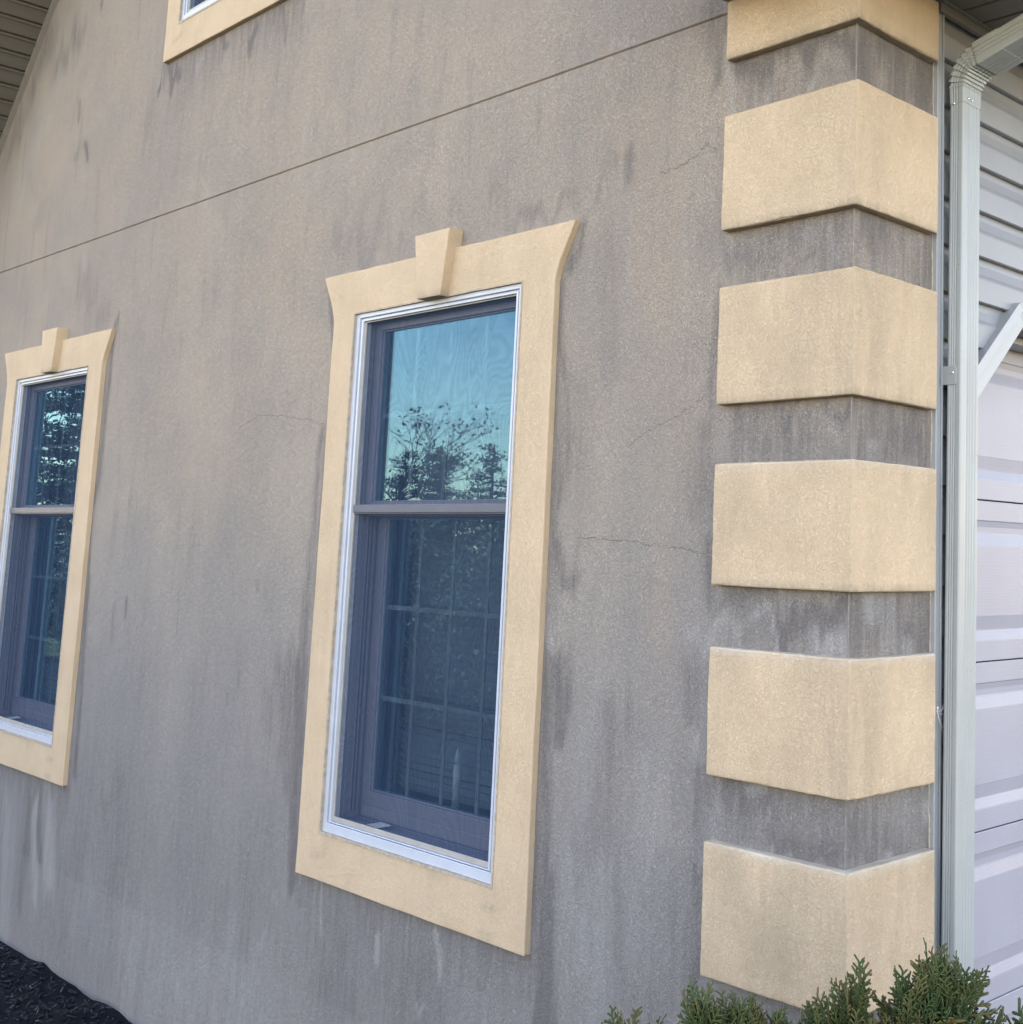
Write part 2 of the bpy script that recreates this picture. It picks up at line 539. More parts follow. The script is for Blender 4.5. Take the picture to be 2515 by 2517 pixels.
# main window, trim numbers (metres, wall corner = x 0, wall face = y 0)
CX0, CZ0, KF = 1.49166, -0.23424, 0.9965
def kx(x): return CX0 + (x - CX0) * KF
def kz(z): return CZ0 + (z - CZ0) * KF
WXL, WXR, WFL = kx(-1.9564), kx(-0.9179), 0.0692
WTOP, WKZ, WBOT = kz(.5729), kz(.4401), kz(-1.1813)
IXL, IXR, ITOP, IBOT = kx(-1.8382), kx(-1.0480), kz(.4403), kz(-1.0492)
TRY = -0.018
WIN = [(0.0, 0.0), (-2.7622 * KF, 0.0), (-1.402, 2.775)]

# ---- stains
STROKES = [
    (-0.855,-0.23,-0.826,-0.294,0.035,0.8,0), (-0.846,-0.494,-0.824,-0.668,0.05,0.7,0), (-0.891,-0.419,-0.878,-1.167,0.03,0.8,0), (-0.852,-0.981,-0.858,-1.3,0.05,0.9,0),
    (-0.692,-0.653,-0.685,-0.921,0.07,0.45,0), (-0.608,-0.548,-0.612,-0.62,0.045,0.45,0), (-0.376,-0.157,-0.374,-0.303,0.018,0.6,0), (-0.408,-0.461,-0.413,-0.554,0.025,0.5,0),
    (-0.384,-0.675,-0.386,-0.786,0.04,0.6,0), (-0.383,-0.868,-0.381,-1.111,0.03,0.7,0), (-0.395,-0.38,-0.315,-0.409,0.035,0.6,1), (-0.395,-0.591,-0.391,-0.676,0.025,0.5,1),
    (-0.884,-0.367,-0.869,-0.457,0.02,0.6,1), (-0.751,-1.014,-0.697,-1.219,0.12,0.5,1), (-0.568,-0.936,-0.51,-1.092,0.09,0.4,1), (-0.738,-0.562,-0.737,-0.789,0.05,0.4,1),
    (-0.531,-0.673,-0.522,-0.843,0.07,0.45,1), (-3.288,-0.465,-3.28,-0.519,0.018,0.9,0), (-3.386,-0.524,-3.379,-0.623,0.022,0.6,0), (-2.887,-0.451,-2.878,-0.627,0.012,0.5,0),
    (-2.479,-0.668,-2.47,-0.718,0.018,0.6,0), (-2.4,-0.652,-2.393,-0.695,0.018,0.6,0), (-2.336,-0.376,-2.329,-0.417,0.018,0.5,0), (-2.114,-0.605,-2.037,-0.924,0.09,0.65,0),
    (-2.024,-0.566,-1.968,-1.183,0.05,0.9,0), (-2.204,-0.696,-2.2,-0.805,0.07,0.4,0), (-3.336,-1.183,-3.289,-1.28,0.04,0.55,0), (-3.238,-1.037,-3.204,-1.146,0.035,0.5,0),
    (-3.232,-1.271,-3.203,-1.403,0.035,0.45,0), (-3.415,-1.011,-3.378,-1.093,0.03,0.4,0), (-2.214,-1.267,-2.257,-1.514,0.2,0.4,0), (-1.751,-1.26,-1.746,-1.504,0.25,0.5,0),
    (-1.401,-1.269,-1.383,-1.434,0.3,0.5,0), (-1.985,-1.206,-0.984,-1.234,0.03,0.5,0), (-2.103,-1.285,-2.153,-1.434,0.015,0.5,1), (-1.851,-1.221,-1.829,-1.378,0.02,0.55,1),
    (-1.554,-1.261,-1.55,-1.323,0.014,0.9,1), (-1.275,-1.242,-1.267,-1.318,0.014,0.9,1), (-1.06,-1.26,-1.052,-1.351,0.02,0.5,1), (-1.359,-1.32,-1.319,-1.359,0.014,0.6,1),
    (-4.022,-1.257,-3.989,-1.664,0.045,0.9,0), (-3.94,-1.26,-3.884,-1.643,0.04,0.8,1), (-3.895,-1.208,-3.855,-1.501,0.035,0.8,0), (-3.8,-1.225,-3.743,-1.616,0.05,0.75,1),
    (-3.737,-1.186,-3.662,-1.546,0.04,0.55,0), (-3.37,-1.44,-3.337,-1.586,0.035,0.45,0), (-4.255,-1.29,-4.141,-1.749,0.1,0.6,1), (-4.081,-1.234,-3.658,-1.264,0.03,0.5,0),
    (-2.961,-1.675,-2.206,-1.64,0.3,0.5,1), (-3.424,-1.598,-2.956,-1.699,0.2,0.35,1), (-0.681,0.691,-0.677,0.615,0.022,0.6,0), (-0.733,0.669,-0.775,0.606,0.03,0.4,0),
    (-0.391,0.867,-0.394,0.765,0.022,0.7,0), (-0.35,0.844,-0.332,0.751,0.028,0.7,1), (-0.828,0.551,-0.868,0.429,0.015,0.6,0), (-0.881,0.398,-0.881,-0.072,0.016,0.6,0),
    (-0.881,-0.072,-0.878,-0.419,0.018,0.6,0), (-0.373,0.309,-0.365,-0.081,0.016,0.5,0), (-0.398,0.085,-0.399,-0.081,0.06,0.45,0), (-1.054,0.955,-0.669,0.948,0.02,0.45,1),
    (-2.344,0.937,-1.16,0.952,0.02,0.4,1), (-1.08,0.594,-0.879,0.605,0.04,0.45,0), (-1.983,0.677,-1.134,0.63,0.1,0.3,0), (-2.003,0.463,-1.989,0.356,0.018,0.7,0),
    (-1.989,0.108,-1.986,-0.199,0.028,0.6,0), (-1.986,-0.199,-2.017,-0.565,0.03,0.6,0), (-3.601,0.535,-3.662,-0.19,0.03,0.7,0), (-3.632,-0.367,-3.595,-1.156,0.035,0.8,0),
    (-3.662,-0.19,-3.632,-0.432,0.03,0.7,0), (-3.996,0.797,-3.719,0.663,0.12,0.35,0), (-4.002,0.967,-3.961,0.795,0.02,0.5,1), (-3.307,1.555,-3.246,1.495,0.04,0.9,0),
    (-3.367,1.59,-2.438,1.584,0.035,0.55,0), (-2.879,1.582,-2.856,1.557,0.035,1,0), (-2.662,1.56,-2.633,1.522,0.035,1,0), (-2.463,1.565,-2.431,1.534,0.04,0.8,0),
    (-3.395,1.565,-3.386,1.52,0.014,0.9,0), (-3.102,1.565,-3.064,1.539,0.03,0.6,1), (-4.069,2.067,-4.061,2.03,0.025,0.8,0), (-4.209,1.654,-4.192,1.547,0.022,0.7,0),
    (-4.213,1.431,-4.187,1.36,0.015,0.6,0), (-4.121,1.412,-4.077,1.321,0.022,0.85,0), (-4.301,2.0,-4.499,1.917,0.1,0.55,0), (-4.629,2.068,-5.032,1.562,0.1,0.5,0),
    (-4.479,1.854,-4.803,1.399,0.1,0.45,1), (-3.44,1.499,-3.443,1.333,0.08,0.35,0), (-3.931,1.24,-3.898,1.095,0.06,0.3,0), (-0.413,0.965,-0.391,0.881,0.05,0.5,0),
    (-0.46,0.531,-0.404,0.41,0.05,0.3,0), (-0.729,0.474,-0.727,0.196,0.06,0.3,0), (-0.83,0.204,-0.829,-0.043,0.08,0.3,0), (-0.335,0.877,-0.006,0.828,0.05,0.95,0),
    (-0.344,0.438,-0.01,0.44,0.05,0.6,0), (-0.352,0.348,-0.009,0.372,0.03,0.6,0), (-0.204,0.06,-0.008,0.066,0.03,0.9,0), (-0.352,0.006,-0.007,-0.015,0.05,0.55,0),
    (-0.192,-0.35,-0.006,-0.333,0.035,1,0), (-0.327,-0.34,-0.005,-0.356,0.05,0.7,0), (-0.323,-0.746,-0.007,-0.782,0.06,0.95,0), (-0.333,-0.796,-0.006,-0.819,0.04,0.7,0),
    (-0.248,0.789,-0.058,0.762,0.02,0.5,1), (-0.267,-0.408,-0.126,-0.404,0.015,0.8,1), (-0.085,-0.376,-0.024,-0.404,0.03,0.8,1), (-0.255,-0.768,-0.179,-0.772,0.02,0.8,1),
    (-0.147,-0.782,-0.026,-0.807,0.02,0.7,1), (-0.104,0.438,-0.04,0.394,0.03,0.4,1), (-2.522,0.846,-2.121,0.627,0.2,0.8,2), (-4.553,1.525,-4.481,1.247,0.2,0.9,2),
    (-0.751,0.857,-0.57,0.647,0.2,0.6,2), (-0.586,0.425,-0.472,0.222,0.15,0.7,2), (-2.704,1.449,-1.899,1.315,0.3,0.6,2), (-3.793,1.721,-3.611,1.419,0.2,0.7,2),
    (-0.521,-0.366,-0.484,-0.608,0.07,0.8,2), (-3.068,0.836,-2.849,0.509,0.3,0.5,2), (-2.425,-0.942,-2.515,-1.055,0.2,0.5,2), (-2.361,-1.323,-2.392,-1.45,0.15,0.5,2),
    (-0.525,-0.784,-0.471,-0.877,0.07,0.6,2), (-3.119,0.235,-2.47,-0.004,0.25,0.5,2), (-1.53,1.094,-1.242,0.876,0.25,0.5,2),
]
CRACKS= [
    [(-2.528, 0.131), (-2.388, 0.167), (-2.303, 0.162), (-2.079, 0.135), (-1.981, 0.114)],
    [(-0.803, -0.213), (-0.648, -0.212), (-0.554, -0.222), (-0.452, -0.231), (-0.376, -0.238)],
    [(-0.635, 0.004), (-0.567, 0.038), (-0.503, 0.058), (-0.44, 0.082), (-0.386, 0.111)],
    [(-0.57, 0.637), (-0.49, 0.647), (-0.446, 0.662), (-0.415, 0.685), (-0.383, 0.654)],
]

def vnoise(x, y, seed=0):
    """smooth value noise, numpy"""
    xi, yi = np.floor(x).astype(int), np.floor(y).astype(int)
    xf, yf = x - xi, y - yi
    xf, yf = xf * xf * (3 - 2 * xf), yf * yf * (3 - 2 * yf)
    def h(a, b):
        n = (a * 374761393 + b * 668265263 + seed * 974711) & 0x7fffffff
        n = ((n ^ (n >> 13)) * 1274126177) & 0x7fffffff
        return ((n ^ (n >> 16)) & 0xffff) / 65535.0
    return (h(xi, yi) * (1 - xf) + h(xi + 1, yi) * xf) * (1 - yf) + (h(xi, yi + 1) * (1 - xf) + h(xi + 1, yi + 1) * xf) * yf

def wall_stain_shade(co):
    x, z = co[:, 0].astype(float), co[:, 2].astype(float)
    # wobble the coordinates so that no stain keeps a ruler edge
    wx = x + 0.05 * (vnoise(x * 9, z * 3, 1) - .5) + 0.03 * (vnoise(x * 31, z * 6, 2) - .5)
    wz = z + 0.16 * (vnoise(x * 24, z * 1.5, 3) - .5) + 0.05 * (vnoise(x * 50, z * 9, 4) - .5)
    out = np.zeros((len(x), 3))
    for (x1, z1, x2, z2, w, s, k) in STROKES:
        dx, dz = x2 - x1, z2 - z1
        L2 = dx * dx + dz * dz + 1e-9
        t = np.clip(((wx - x1) * dx + (wz - z1) * dz) / L2, 0, 1)
        sc = 2.2 if k == 2 else 1.0
        d2 = ((wx - x1 - t * dx) ** 2 + ((wz - z1 - t * dz) / sc) ** 2) / (w * w)
        out[:, k] = np.maximum(out[:, k], s * np.exp(-d2 * 1.1))
    # run-off grime hugging the foot of each trim, and the sides of it, at all three windows
    for (ox, oz) in WIN:
        below = np.clip(((WBOT + oz) - z) / 0.30, 0, 3)
        ins = (x > WXL + ox - .02) & (x < WXR + ox + .02) & (z < WBOT + oz)
        lenn = 0.25 + 0.9 * vnoise(x * 30, z * 0 + 7, 11)
        out[:, 0] = np.maximum(out[:, 0], np.where(ins, 0.62 * np.exp(-below / lenn), 0))
        for xe in (WXL + ox, WXR + ox):
            d = np.abs(wx - xe)
            side = (z > WBOT + oz - .1) & (z < WTOP + oz)
            out[:, 0] = np.maximum(out[:, 0], np.where(side, 0.5 * np.exp(-(d / 0.03) ** 2), 0))
    # the strips between the corner blocks are grimy all over
    q = np.clip((x + 0.36) / 0.05, 0, 1)
    out[:, 0] = np.maximum(out[:, 0], q * (0.46 + 0.25 * (vnoise(x * 8, z * 14, 9) - .5)))
    # dirt low down and warmth higher up, part of it light put into colour
    low = np.clip((-0.2 - z) / 1.5, 0, 1)
    out[:, 0] = np.maximum(out[:, 0], low * 0.42 * (0.6 + 0.8 * vnoise(x * 6, z * 1.2, 15)))
    up = np.clip((z + 0.1) / 1.1, 0, 1)
    out[:, 2] = np.maximum(out[:, 2], up * 0.45)
    out[:, 0] *= np.where(z < GZ + .35, .7, 1)
    return np.clip(out, 0, 1)

# ---- gable wall: fine grid with openings and a V joint
def axis_vals(a, b, step, must):
    v = list(np.arange(a, b, step)) + [b]
    v = [q for q in v if all(abs(q - m_) > step * 0.35 for m_ in must)]
    return sorted(v + list(must))
op = [(IXL + ox, IXR + ox, IBOT + oz, ITOP + oz) for ox, oz in WIN]
JZ = 0.9775
xs = axis_vals(X0, 0.0, 0.0105, [X0, 0.0] + [o[0] for o in op] + [o[1] for o in op])
zs = axis_vals(GZ - .12, 4.5, 0.0125, [o[2] for o in op] + [o[3] for o in op] + [JZ - .0032, JZ, JZ + .0032])
xs, zs = np.array(xs), np.array(zs)
XX, ZZ = np.meshgrid(xs, zs, indexing='ij')
YY = np.zeros_like(XX)
YY += np.where(np.abs(ZZ - JZ) < .001, 0.0052, 0.0) * (XX < -0.3)
YY += 0.0016 * (vnoise(XX * 3, ZZ * 3, 21) - .5) * (XX < -0.05)
idx = np.arange(XX.size).reshape(XX.shape)
xc, zc = (xs[:-1] + xs[1:]) / 2, (zs[:-1] + zs[1:]) / 2
XC, ZC = np.meshgrid(xc, zc, indexing='ij')
keep = ZC < np.vectorize(rake)(XC) + 0.06
for o in op:
    keep &= ~((XC > o[0]) & (XC < o[1]) & (ZC > o[2]) & (ZC < o[3]))
F = np.stack([idx[:-1, :-1], idx[1:, :-1], idx[1:, 1:], idx[:-1, 1:]], -1)[keep]
verts = np.stack([XX, YY, ZZ], -1).reshape(-1, 3)
used = np.zeros(len(verts), bool)
used[F.ravel()] = True
remap = np.cumsum(used) - 1
verts, F = verts[used], remap[F]
me = bpy.data.meshes.new('stucco_wall')
me.from_pydata(verts.tolist(), [], F.tolist())
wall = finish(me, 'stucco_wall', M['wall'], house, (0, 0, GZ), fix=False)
set_stain_shade(wall, wall_stain_shade)
for c in CRACKS:
    mbk = MB()
    rr = random.Random(len(mbk.v) + int(c[0][0] * 100))
    pts = []
    for (a, b) in zip(c[:-1], c[1:]):
        for t in np.linspace(0, 1, 14)[:-1]:
            pts.append((a[0] + (b[0] - a[0]) * t + rr.uniform(-.004, .004), a[1] + (b[1] - a[1]) * t + rr.uniform(-.004, .004)))
    for i in range(len(pts) - 1):
        (xa, za), (xb, zb) = pts[i], pts[i + 1]
        w = 0.0006 * rr.uniform(.25, 1.3)
        mbk.add([(xa, -.0012, za - w), (xb, -.0012, zb - w), (xb, -.0012, zb + w), (xa, -.0012, za + w)], [(0, 1, 2, 3)])
    build(mbk, 'crack', M['crack'], wall, fix=False)

# ---- return wall (x = 0), from the corner to the siding
WEND = 0.2855
mb = MB()
ys = np.linspace(0, WEND, 24)
zz = np.linspace(GZ - .12, 1.12, 250)
for y in ys:
    for z in zz:
        mb.v.append((0.0, y, z))
for i in range(len(ys) - 1):
    for j in range(len(zz) - 1):
        a = i * len(zz) + j
        mb.f.append((a, a + len(zz), a + len(zz) + 1, a + 1))
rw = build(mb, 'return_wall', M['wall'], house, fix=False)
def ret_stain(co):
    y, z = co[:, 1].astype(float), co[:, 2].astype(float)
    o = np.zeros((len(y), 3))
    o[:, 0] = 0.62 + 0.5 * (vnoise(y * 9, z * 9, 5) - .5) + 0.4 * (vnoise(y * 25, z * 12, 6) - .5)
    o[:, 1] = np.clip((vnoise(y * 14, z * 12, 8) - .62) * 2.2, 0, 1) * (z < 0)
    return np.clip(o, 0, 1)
set_stain_shade(rw, ret_stain)
# pale worn arris running up the corner
mb = MB()
mb.tube([(0.0, 0.0, z) for z in np.linspace(GZ - .1, 1.05, 120)], 0.0018, 8)
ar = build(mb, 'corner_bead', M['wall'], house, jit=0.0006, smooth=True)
set_stain_shade(ar, lambda co: np.stack([0.32 + 0 * co[:, 0], 0.22 * vnoise(co[:, 2].astype(float) * 22, co[:, 2] * 0, 3), 0 * co[:, 0]], -1))

# ---- corner blocks
QA, QB, QT = 0.3465, 0.2762, 0.0222
QZ = [(.855, .993), (.4639, .7255), (.079, .3361), (-.3045, -.048), (-.6931, -.4317), (-1.0881, -.8244), (-1.4760, -1.2150)]
for k, (zb, zt) in enumerate(QZ):
    mb = MB()
    e = -0.012
    poly = [(-QA, -QT), (QT, -QT), (QT, QB), (e, QB), (e, -e), (-QA, -e)]
    mb.prism(poly, 2, zb, zt)
    q = build(mb, 'corner_block', M['tan'], house, loc=(0, 0, zb), bevel=0.0035, cut=0.03, jit=0.0011)
    def qs(co, zt=zt, zb=zb, k=k):
        x, y, z = [co[:, i].astype(float) for i in range(3)]
        o = np.zeros((len(x), 3))
        s = x - y
        o[:, 0] = np.clip(0.10 + 0.06 * k + 0.5 * (vnoise(s * 7, z * 7, 30 + k) - .55), 0, 1)  # greyer block by block downwards: grime plus cooler low light put into colour
        o[:, 0] += [.0, .02, .09, .0, .06, .03, .0][k]
        run = np.clip((vnoise(s * 45, z * 1.2, 60 + k) - .66) * 2.6, 0, 1) * np.exp(-(zt - z) / (.05 + .12 * vnoise(s * 20, z * 0, 70 + k)))
        o[:, 0] = np.maximum(o[:, 0], .55 * run)
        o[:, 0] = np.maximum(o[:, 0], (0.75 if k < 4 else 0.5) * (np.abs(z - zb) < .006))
        if k >= 3:
            o[:, 1] = np.exp(-((z - zt) / .009) ** 2) * (0.35 + 0.6 * vnoise(s * 12, z * 0, 40 + k)) * (0.3 + 0.14 * (k - 2))
        return np.clip(o, 0, 1)
    set_stain_shade(q, qs)
    q['label'] = ['topmost tan corner block cut by the soffit', 'second tan corner block from the top', 'third tan corner block from the top',
                  'fourth tan corner block from the top', 'fifth tan corner block from the top', 'tan corner block just above the shrubs',
                  'lowest tan corner block hidden behind the shrubs'][k]

# ---- windows
def make_window():
    # frame is the window's own mesh
    mb = MB()
    o = (IXL, IXR, IBOT, ITOP)
    def ins(r, a, b=None, c=None, d=None):
        b = a if b is None else b
        c = a if c is None else c
        d = a if d is None else d
        return (r[0] + a, r[1] - b, r[2] + c, r[3] - d)
    a1 = ins(o, 0.018, 0.018, 0.027, 0.0145)
    mb.ring(ins(o, 0.0005), a1, -0.011, 0.14)
    a2 = ins(a1, 0.007, 0.007, 0.002, 0.005)
    mb.ring(a1, a2, -0.0035, 0.138)
    a3 = ins(a2, 0.009, 0.008, 0.003, 0.006)
    mb.ring(a2, a3, -0.0085, 0.02)
    win = build(mb, 'window', M['white'], house, loc=((IXL + IXR) / 2, 0, IBOT), bevel=0.0012)
    # caulk line
    mb = MB()
    mb.ring(ins(o, -0.0035, -0.0035, -0.006, -0.002), ins(o, 0.002), -0.0195, -0.004)
    build(mb, 'caulk', M['caulk'], win, jit=0.0008, cut=0.03)
    # jamb liner with balance tracks
    mb = MB()
    j = a2
    j2 = ins(j, 0.006, 0.006, 0.004, 0.004)
    mb.ring(j, j2, 0.022, 0.15)
    for y in (0.026, 0.072):
        mb.ring(j2, ins(j2, 0.006), y, y + 0.006)
    for sx, xx in ((1, j2[0]), (-1, j2[1])):
        for y in (0.046, 0.055, 0.068):
            xa, xb = sorted((xx, xx + sx * 0.010))
            mb.box(xa, xb, y, y + 0.0035, j2[2] + 0.02, -0.16)
    build(mb, 'jamb', M['sash'], win)
    # sashes
    sx0, sx1 = j2[0] + 0.002, j2[1] - 0.002
    mid = -0.141
    mb = MB()
    us = (sx0, sx1, mid - 0.018, j2[3] - 0.002)
    ug = (sx0 + 0.036, sx1 - 0.036, mid + 0.022, us[3] - 0.024)
    mb.ring(us, ug, 0.034, 0.066)
    mb.ring(ug, ins(ug, 0.005), 0.040, 0.062)
    su = build(mb, 'upper_sash', M['sash'], win, bevel=0.0015)
    mb = MB()
    ls = (sx0, sx1, j2[2] + 0.004, mid + 0.016)
    lg = (sx0 + 0.043, sx1 - 0.043, -0.936, mid - 0.020)
    mb.ring(ls, lg, 0.084, 0.116)
    mb.ring(lg, ins(lg, 0.005), 0.090, 0.112)
    mb.box(ls[0] + .02, ls[1] - .02, 0.078, 0.084, ls[2] + .002, ls[2] + .036)
    sl = build(mb, 'lower_sash', M['sash'], win, bevel=0.0015)
    for g, y, rows, nm in ((ug, 0.045, 2, 'upper'), (lg, 0.094, 3, 'lower')):
        mb = MB()
        mb.box(g[0] - .003, g[1] + .003, y, y + 0.003, g[2] - .003, g[3] + .003)
        build(mb, 'glass_pane', M['glass'], win)
        mb = MB()
        w = 0.0065
        yb = y + 0.007
        for c in range(1, 4):
            x = g[0] + (g[1] - g[0]) * c / 4
            mb.box(x - w, x + w, yb, yb + .004, g[2], g[3])
        for r_ in range(1, rows):
            z = g[2] + (g[3] - g[2]) * r_ / rows
            mb.box(g[0], g[1], yb + .0012, yb + .0052, z - w, z + w)
        build(mb, 'grille', M['munt'], win)
    # insect screen
    mb = MB()
    s = ins(a3, -0.001)
    mb.add([(s[0], 0.0045, s[2]), (s[1], 0.0045, s[2]), (s[1], 0.0045, s[3]), (s[0], 0.0045, s[3])], [(0, 1, 2, 3)])
    build(mb, 'insect_screen', M['screen'], win, fix=False)
    mb = MB()
    mb.ring(ins(a3, 0.0005), ins(a3, 0.006, 0.006, 0.014, 0.004), -0.002, 0.0035)
    build(mb, 'screen_frame', M['screenrail'], win, bevel=0.001)
    mb = MB()
    mb.box(s[0] + .006, s[1] - .006, -0.0045, 0.0035, -0.150, -0.1275)
    mb.box(s[0] + .006, s[1] - .006, -0.001, 0.0035, -0.154, -0.150)
    build(mb, 'screen_crossbar', M['bar'], win, bevel=0.001)
    # stucco surround with flared head
    out = [(WXL, WBOT), (WXR, WBOT), (WXR, WKZ - .012), (WXR + .004, WKZ + .006), (WXR + .016, WKZ + .034), (WXR + WFL, WTOP),
           (WXL - WFL, WTOP), (WXL - .016, WKZ + .034), (WXL - .004, WKZ + .006), (WXL, WKZ - .012)]
    inn = [(IXL, IBOT), (IXR, IBOT), (IXR, ITOP), (IXL, ITOP)]
    vs = [(x, TRY, z) for x, z in out] + [(x, TRY, z) for x, z in inn] + [(x, .003, z) for x, z in out] + [(x, .003, z) for x, z in inn]
    no = len(out)
    i0 = no
    b0 = no + 4
    fs = [(0, 1, i0 + 1, i0), (1, 2, i0 + 2, i0 + 1), (2, 3, 4, 5, i0 + 2), (5, 6, i0 + 3, i0 + 2), (6, 7, 8, 9, i0 + 3), (9, 0, i0, i0 + 3)]
    fs += [(k, (k + 1) % no, b0 + (k + 1) % no, b0 + k) for k in range(no)]
    fs += [(i0 + k, i0 + (k + 1) % 4, b0 + no + (k + 1) % 4, b0 + no + k) for k in range(4)]
    mb = MB()
    mb.add(vs, fs)
    tr = build(mb, 'stucco_surround', M['tan'], win, bevel=0.003, cut=0.03, jit=0.0011)
    def ts(co):
        x, y, z = [co[:, i].astype(float) for i in range(3)]
        o_ = np.zeros((len(x), 3))
        for xe in (IXL + .002, IXR - .008):
            o_[:, 0] = np.maximum(o_[:, 0], 0.85 * np.exp(-((x - xe) / .012) ** 2) * (z < IBOT + .01))
        o_[:, 0] = np.maximum(o_[:, 0], 0.38 * np.exp(-(IBOT - z) / .05) * (z < IBOT) * (0.4 + vnoise(x * 25, z * 2, 3)))
        o_[:, 0] = np.maximum(o_[:, 0], 0.25 * vnoise(x * 9, z * 5, 6))
        return np.clip(o_, 0, 1)
    set_stain_shade(tr, ts)
    # keystone
    kc, kwt, kwb, kt, kb = -1.4121, 0.0817, 0.0542, 0.619, 0.4350
    mb = MB()
    mb.prism([(kc - kwb, kb), (kc + kwb, kb), (kc + kwt, kt), (kc - kwt, kt)], 1, -0.0464, 0.002)
    ks = build(mb, 'keystone', M['tan'], win, bevel=0.003, cut=0.03, jit=0.0011)
    set_stain_shade(ks, lambda co: np.stack([0.18 * vnoise(co[:, 0].astype(float) * 9, co[:, 2].astype(float) * 9, 2) + 0.6 * (co[:, 2] < kb + .004), 0 * co[:, 0], 0 * co[:, 0]], -1))
    # paper tag lying on the sill
    mb = MB()
    mb.add([(-1.660, .026, -1.008), (-1.600, .020, -1.0065), (-1.585, .052, -1.002), (-1.640, .058, -1.003),
            (-1.660, .026, -1.006), (-1.600, .020, -1.0045), (-1.585, .052, -1.000), (-1.640, .058, -1.001)],
           [(0, 1, 5, 4), (1, 2, 6, 5), (2, 3, 7, 6), (3, 0, 4, 7), (4, 5, 6, 7), (3, 2, 1, 0)])
    build(mb, 'paper_tag', M['sticker'], win)
    return win

def copy_tree(o, parent):
    c = o.copy()
    SC.collection.objects.link(c)
    c.parent = parent
    PARENT_W[c.name] = PARENT_W[o.name]
    for ch in list(o.children):
        copy_tree(ch, c)
    return c
win0 = make_window()
win0['label'] = 'tall window nearest the tan corner blocks'
for (ox, oz), lab in zip(WIN[1:], ('ground floor window cut off by the left edge', 'upper window cut off by the top edge')):
    w = copy_tree(win0, house)
    w.location = win0.location + Vector((ox, 0, oz))
    w['label'] = lab

# ---- rooms behind the windows
mb = MB()
def room(x0, x1, y0, y1, z0, z1):
    v = [(x0, y0, z0), (x1, y0, z0), (x1, y1, z0), (x0, y1, z0), (x0, y0, z1), (x1, y0, z1), (x1, y1, z1), (x0, y1, z1)]
    mb.add(v, [(0, 1, 2, 3), (7, 6, 5, 4), (1, 5, 6, 2), (2, 6, 7, 3), (3, 7, 4, 0)])
room(-5.6, -0.25, 0.02, 3.2, -1.78, 0.92)
room(-3.9, -1.8, 0.02, 3.2, 1.15, 3.45)
build(mb, 'interior_room', M['dark'], house, fix=False)
# outer shell that keeps the sun out
mb = MB()
mb.add([(X0, 0, GZ), (X0, 9, GZ), (X0, 9, 1.1), (X0, 0, 1.1)], [(0, 1, 2, 3)])
mb.add([(X0, 9, GZ), (0, 9, GZ), (0, 9, 1.06), (AX, 9, 4.4), (X0, 9, 1.06)], [(0, 1, 2, 3, 4)])
build(mb, 'rear_wall', M['siding'], house, fix=False)
mb = MB()
OV = 0.42
for s in (-1, 1):
    xe = X0 - .5 if s < 0 else 0.5
    def rz(x): return rake(x) + 0.0
    # roof slab 0.16 thick above the rake soffit
    xr = AX
    dz = 0.03
    zt = rake(xr) if True else 0
    za = rake(xe)
    if s < 0:
        prof = [(xr, zt + dz), (xe, za + dz), (xe, za + dz + .17), (xr, zt + dz + .22)]
    else:
        prof = [(xr, zt + dz), (xr, zt + dz + .22), (xe, za + dz + .17), (xe, za + dz)]
    mb.prism(prof, 1, -OV, 9.3)
build(mb, 'roof', M['roof'], house)
# rake soffit panels with lipped grooves, both slopes
def rake_soffit():
    mb, mt = MB(), MB()
    import math as _m
    ux, uz = 1 / _m.hypot(1, 1.1115), 1.1115 / _m.hypot(1, 1.1115)
    for s in (-1, 1):
        def P(t, y, off):
            # t metres along slope from the apex downwards; off = below the plane
            x = AX + s * t * ux
            z = rake(AX) - t * uz
            return (x - s * 0 + (s * -uz) * off * -1 * -1, y, z - ux * off)
        Lr = 4.55
        n = int(Lr / 0.0836)
        t0 = 0.0
        ph = -0.030
        prev = 0.0
        for k in range(n + 1):
            tc = ph + k * 0.0836
            if tc > Lr:
                break
            # flat panel, then a deep V groove with a lip
            pr = [(prev, 0.0), (tc - .012, 0.0), (tc - .011, -.012), (tc - .001, -.012), (tc, .004), (tc + .006, .005), (tc + .008, 0.0)]
            for (a, oa), (b, ob_) in zip(pr[:-1], pr[1:]):
                mb.add([P(a, -OV + .01, oa), P(a, -.012, oa), P(b, -.012, ob_), P(b, -OV + .01, ob_)], [(0, 1, 2, 3)])
            prev = tc + .008
        # F channel against the wall
        for a, b in ((0, 1.9), (1.905, Lr)):
            q = [P(a, -.022, -.004), P(b, -.022, -.004), P(b, -.022, .010), P(a, -.022, .010)]
            q2 = [P(a, -.0005, -.004), P(b, -.0005, -.004), P(b, -.0005, .012), P(a, -.0005, .012)]
            mt.add(q + q2, [(0, 1, 2, 3), (3, 2, 6, 7), (0, 4, 5, 1), (4, 7, 6, 5), (0, 3, 7, 4), (1, 5, 6, 2)])
            q = [P(a, -OV - .02, -.16), P(b, -OV - .02, -.16), P(b, -OV - .02, .012), P(a, -OV - .02, .012)]
            q2 = [P(a, -OV + .01, -.16), P(b, -OV + .01, -.16), P(b, -OV + .01, .012), P(a, -OV + .01, .012)]
            mt.add(q + q2, [(0, 1, 2, 3), (3, 2, 6, 7), (0, 4, 5, 1), (4, 7, 6, 5), (0, 3, 7, 4), (1, 5, 6, 2)])
    build(mb, 'rake_soffit', M['vent'], house)
    build(mt, 'rake_trim', M['fascia'], house)
rake_soffit()

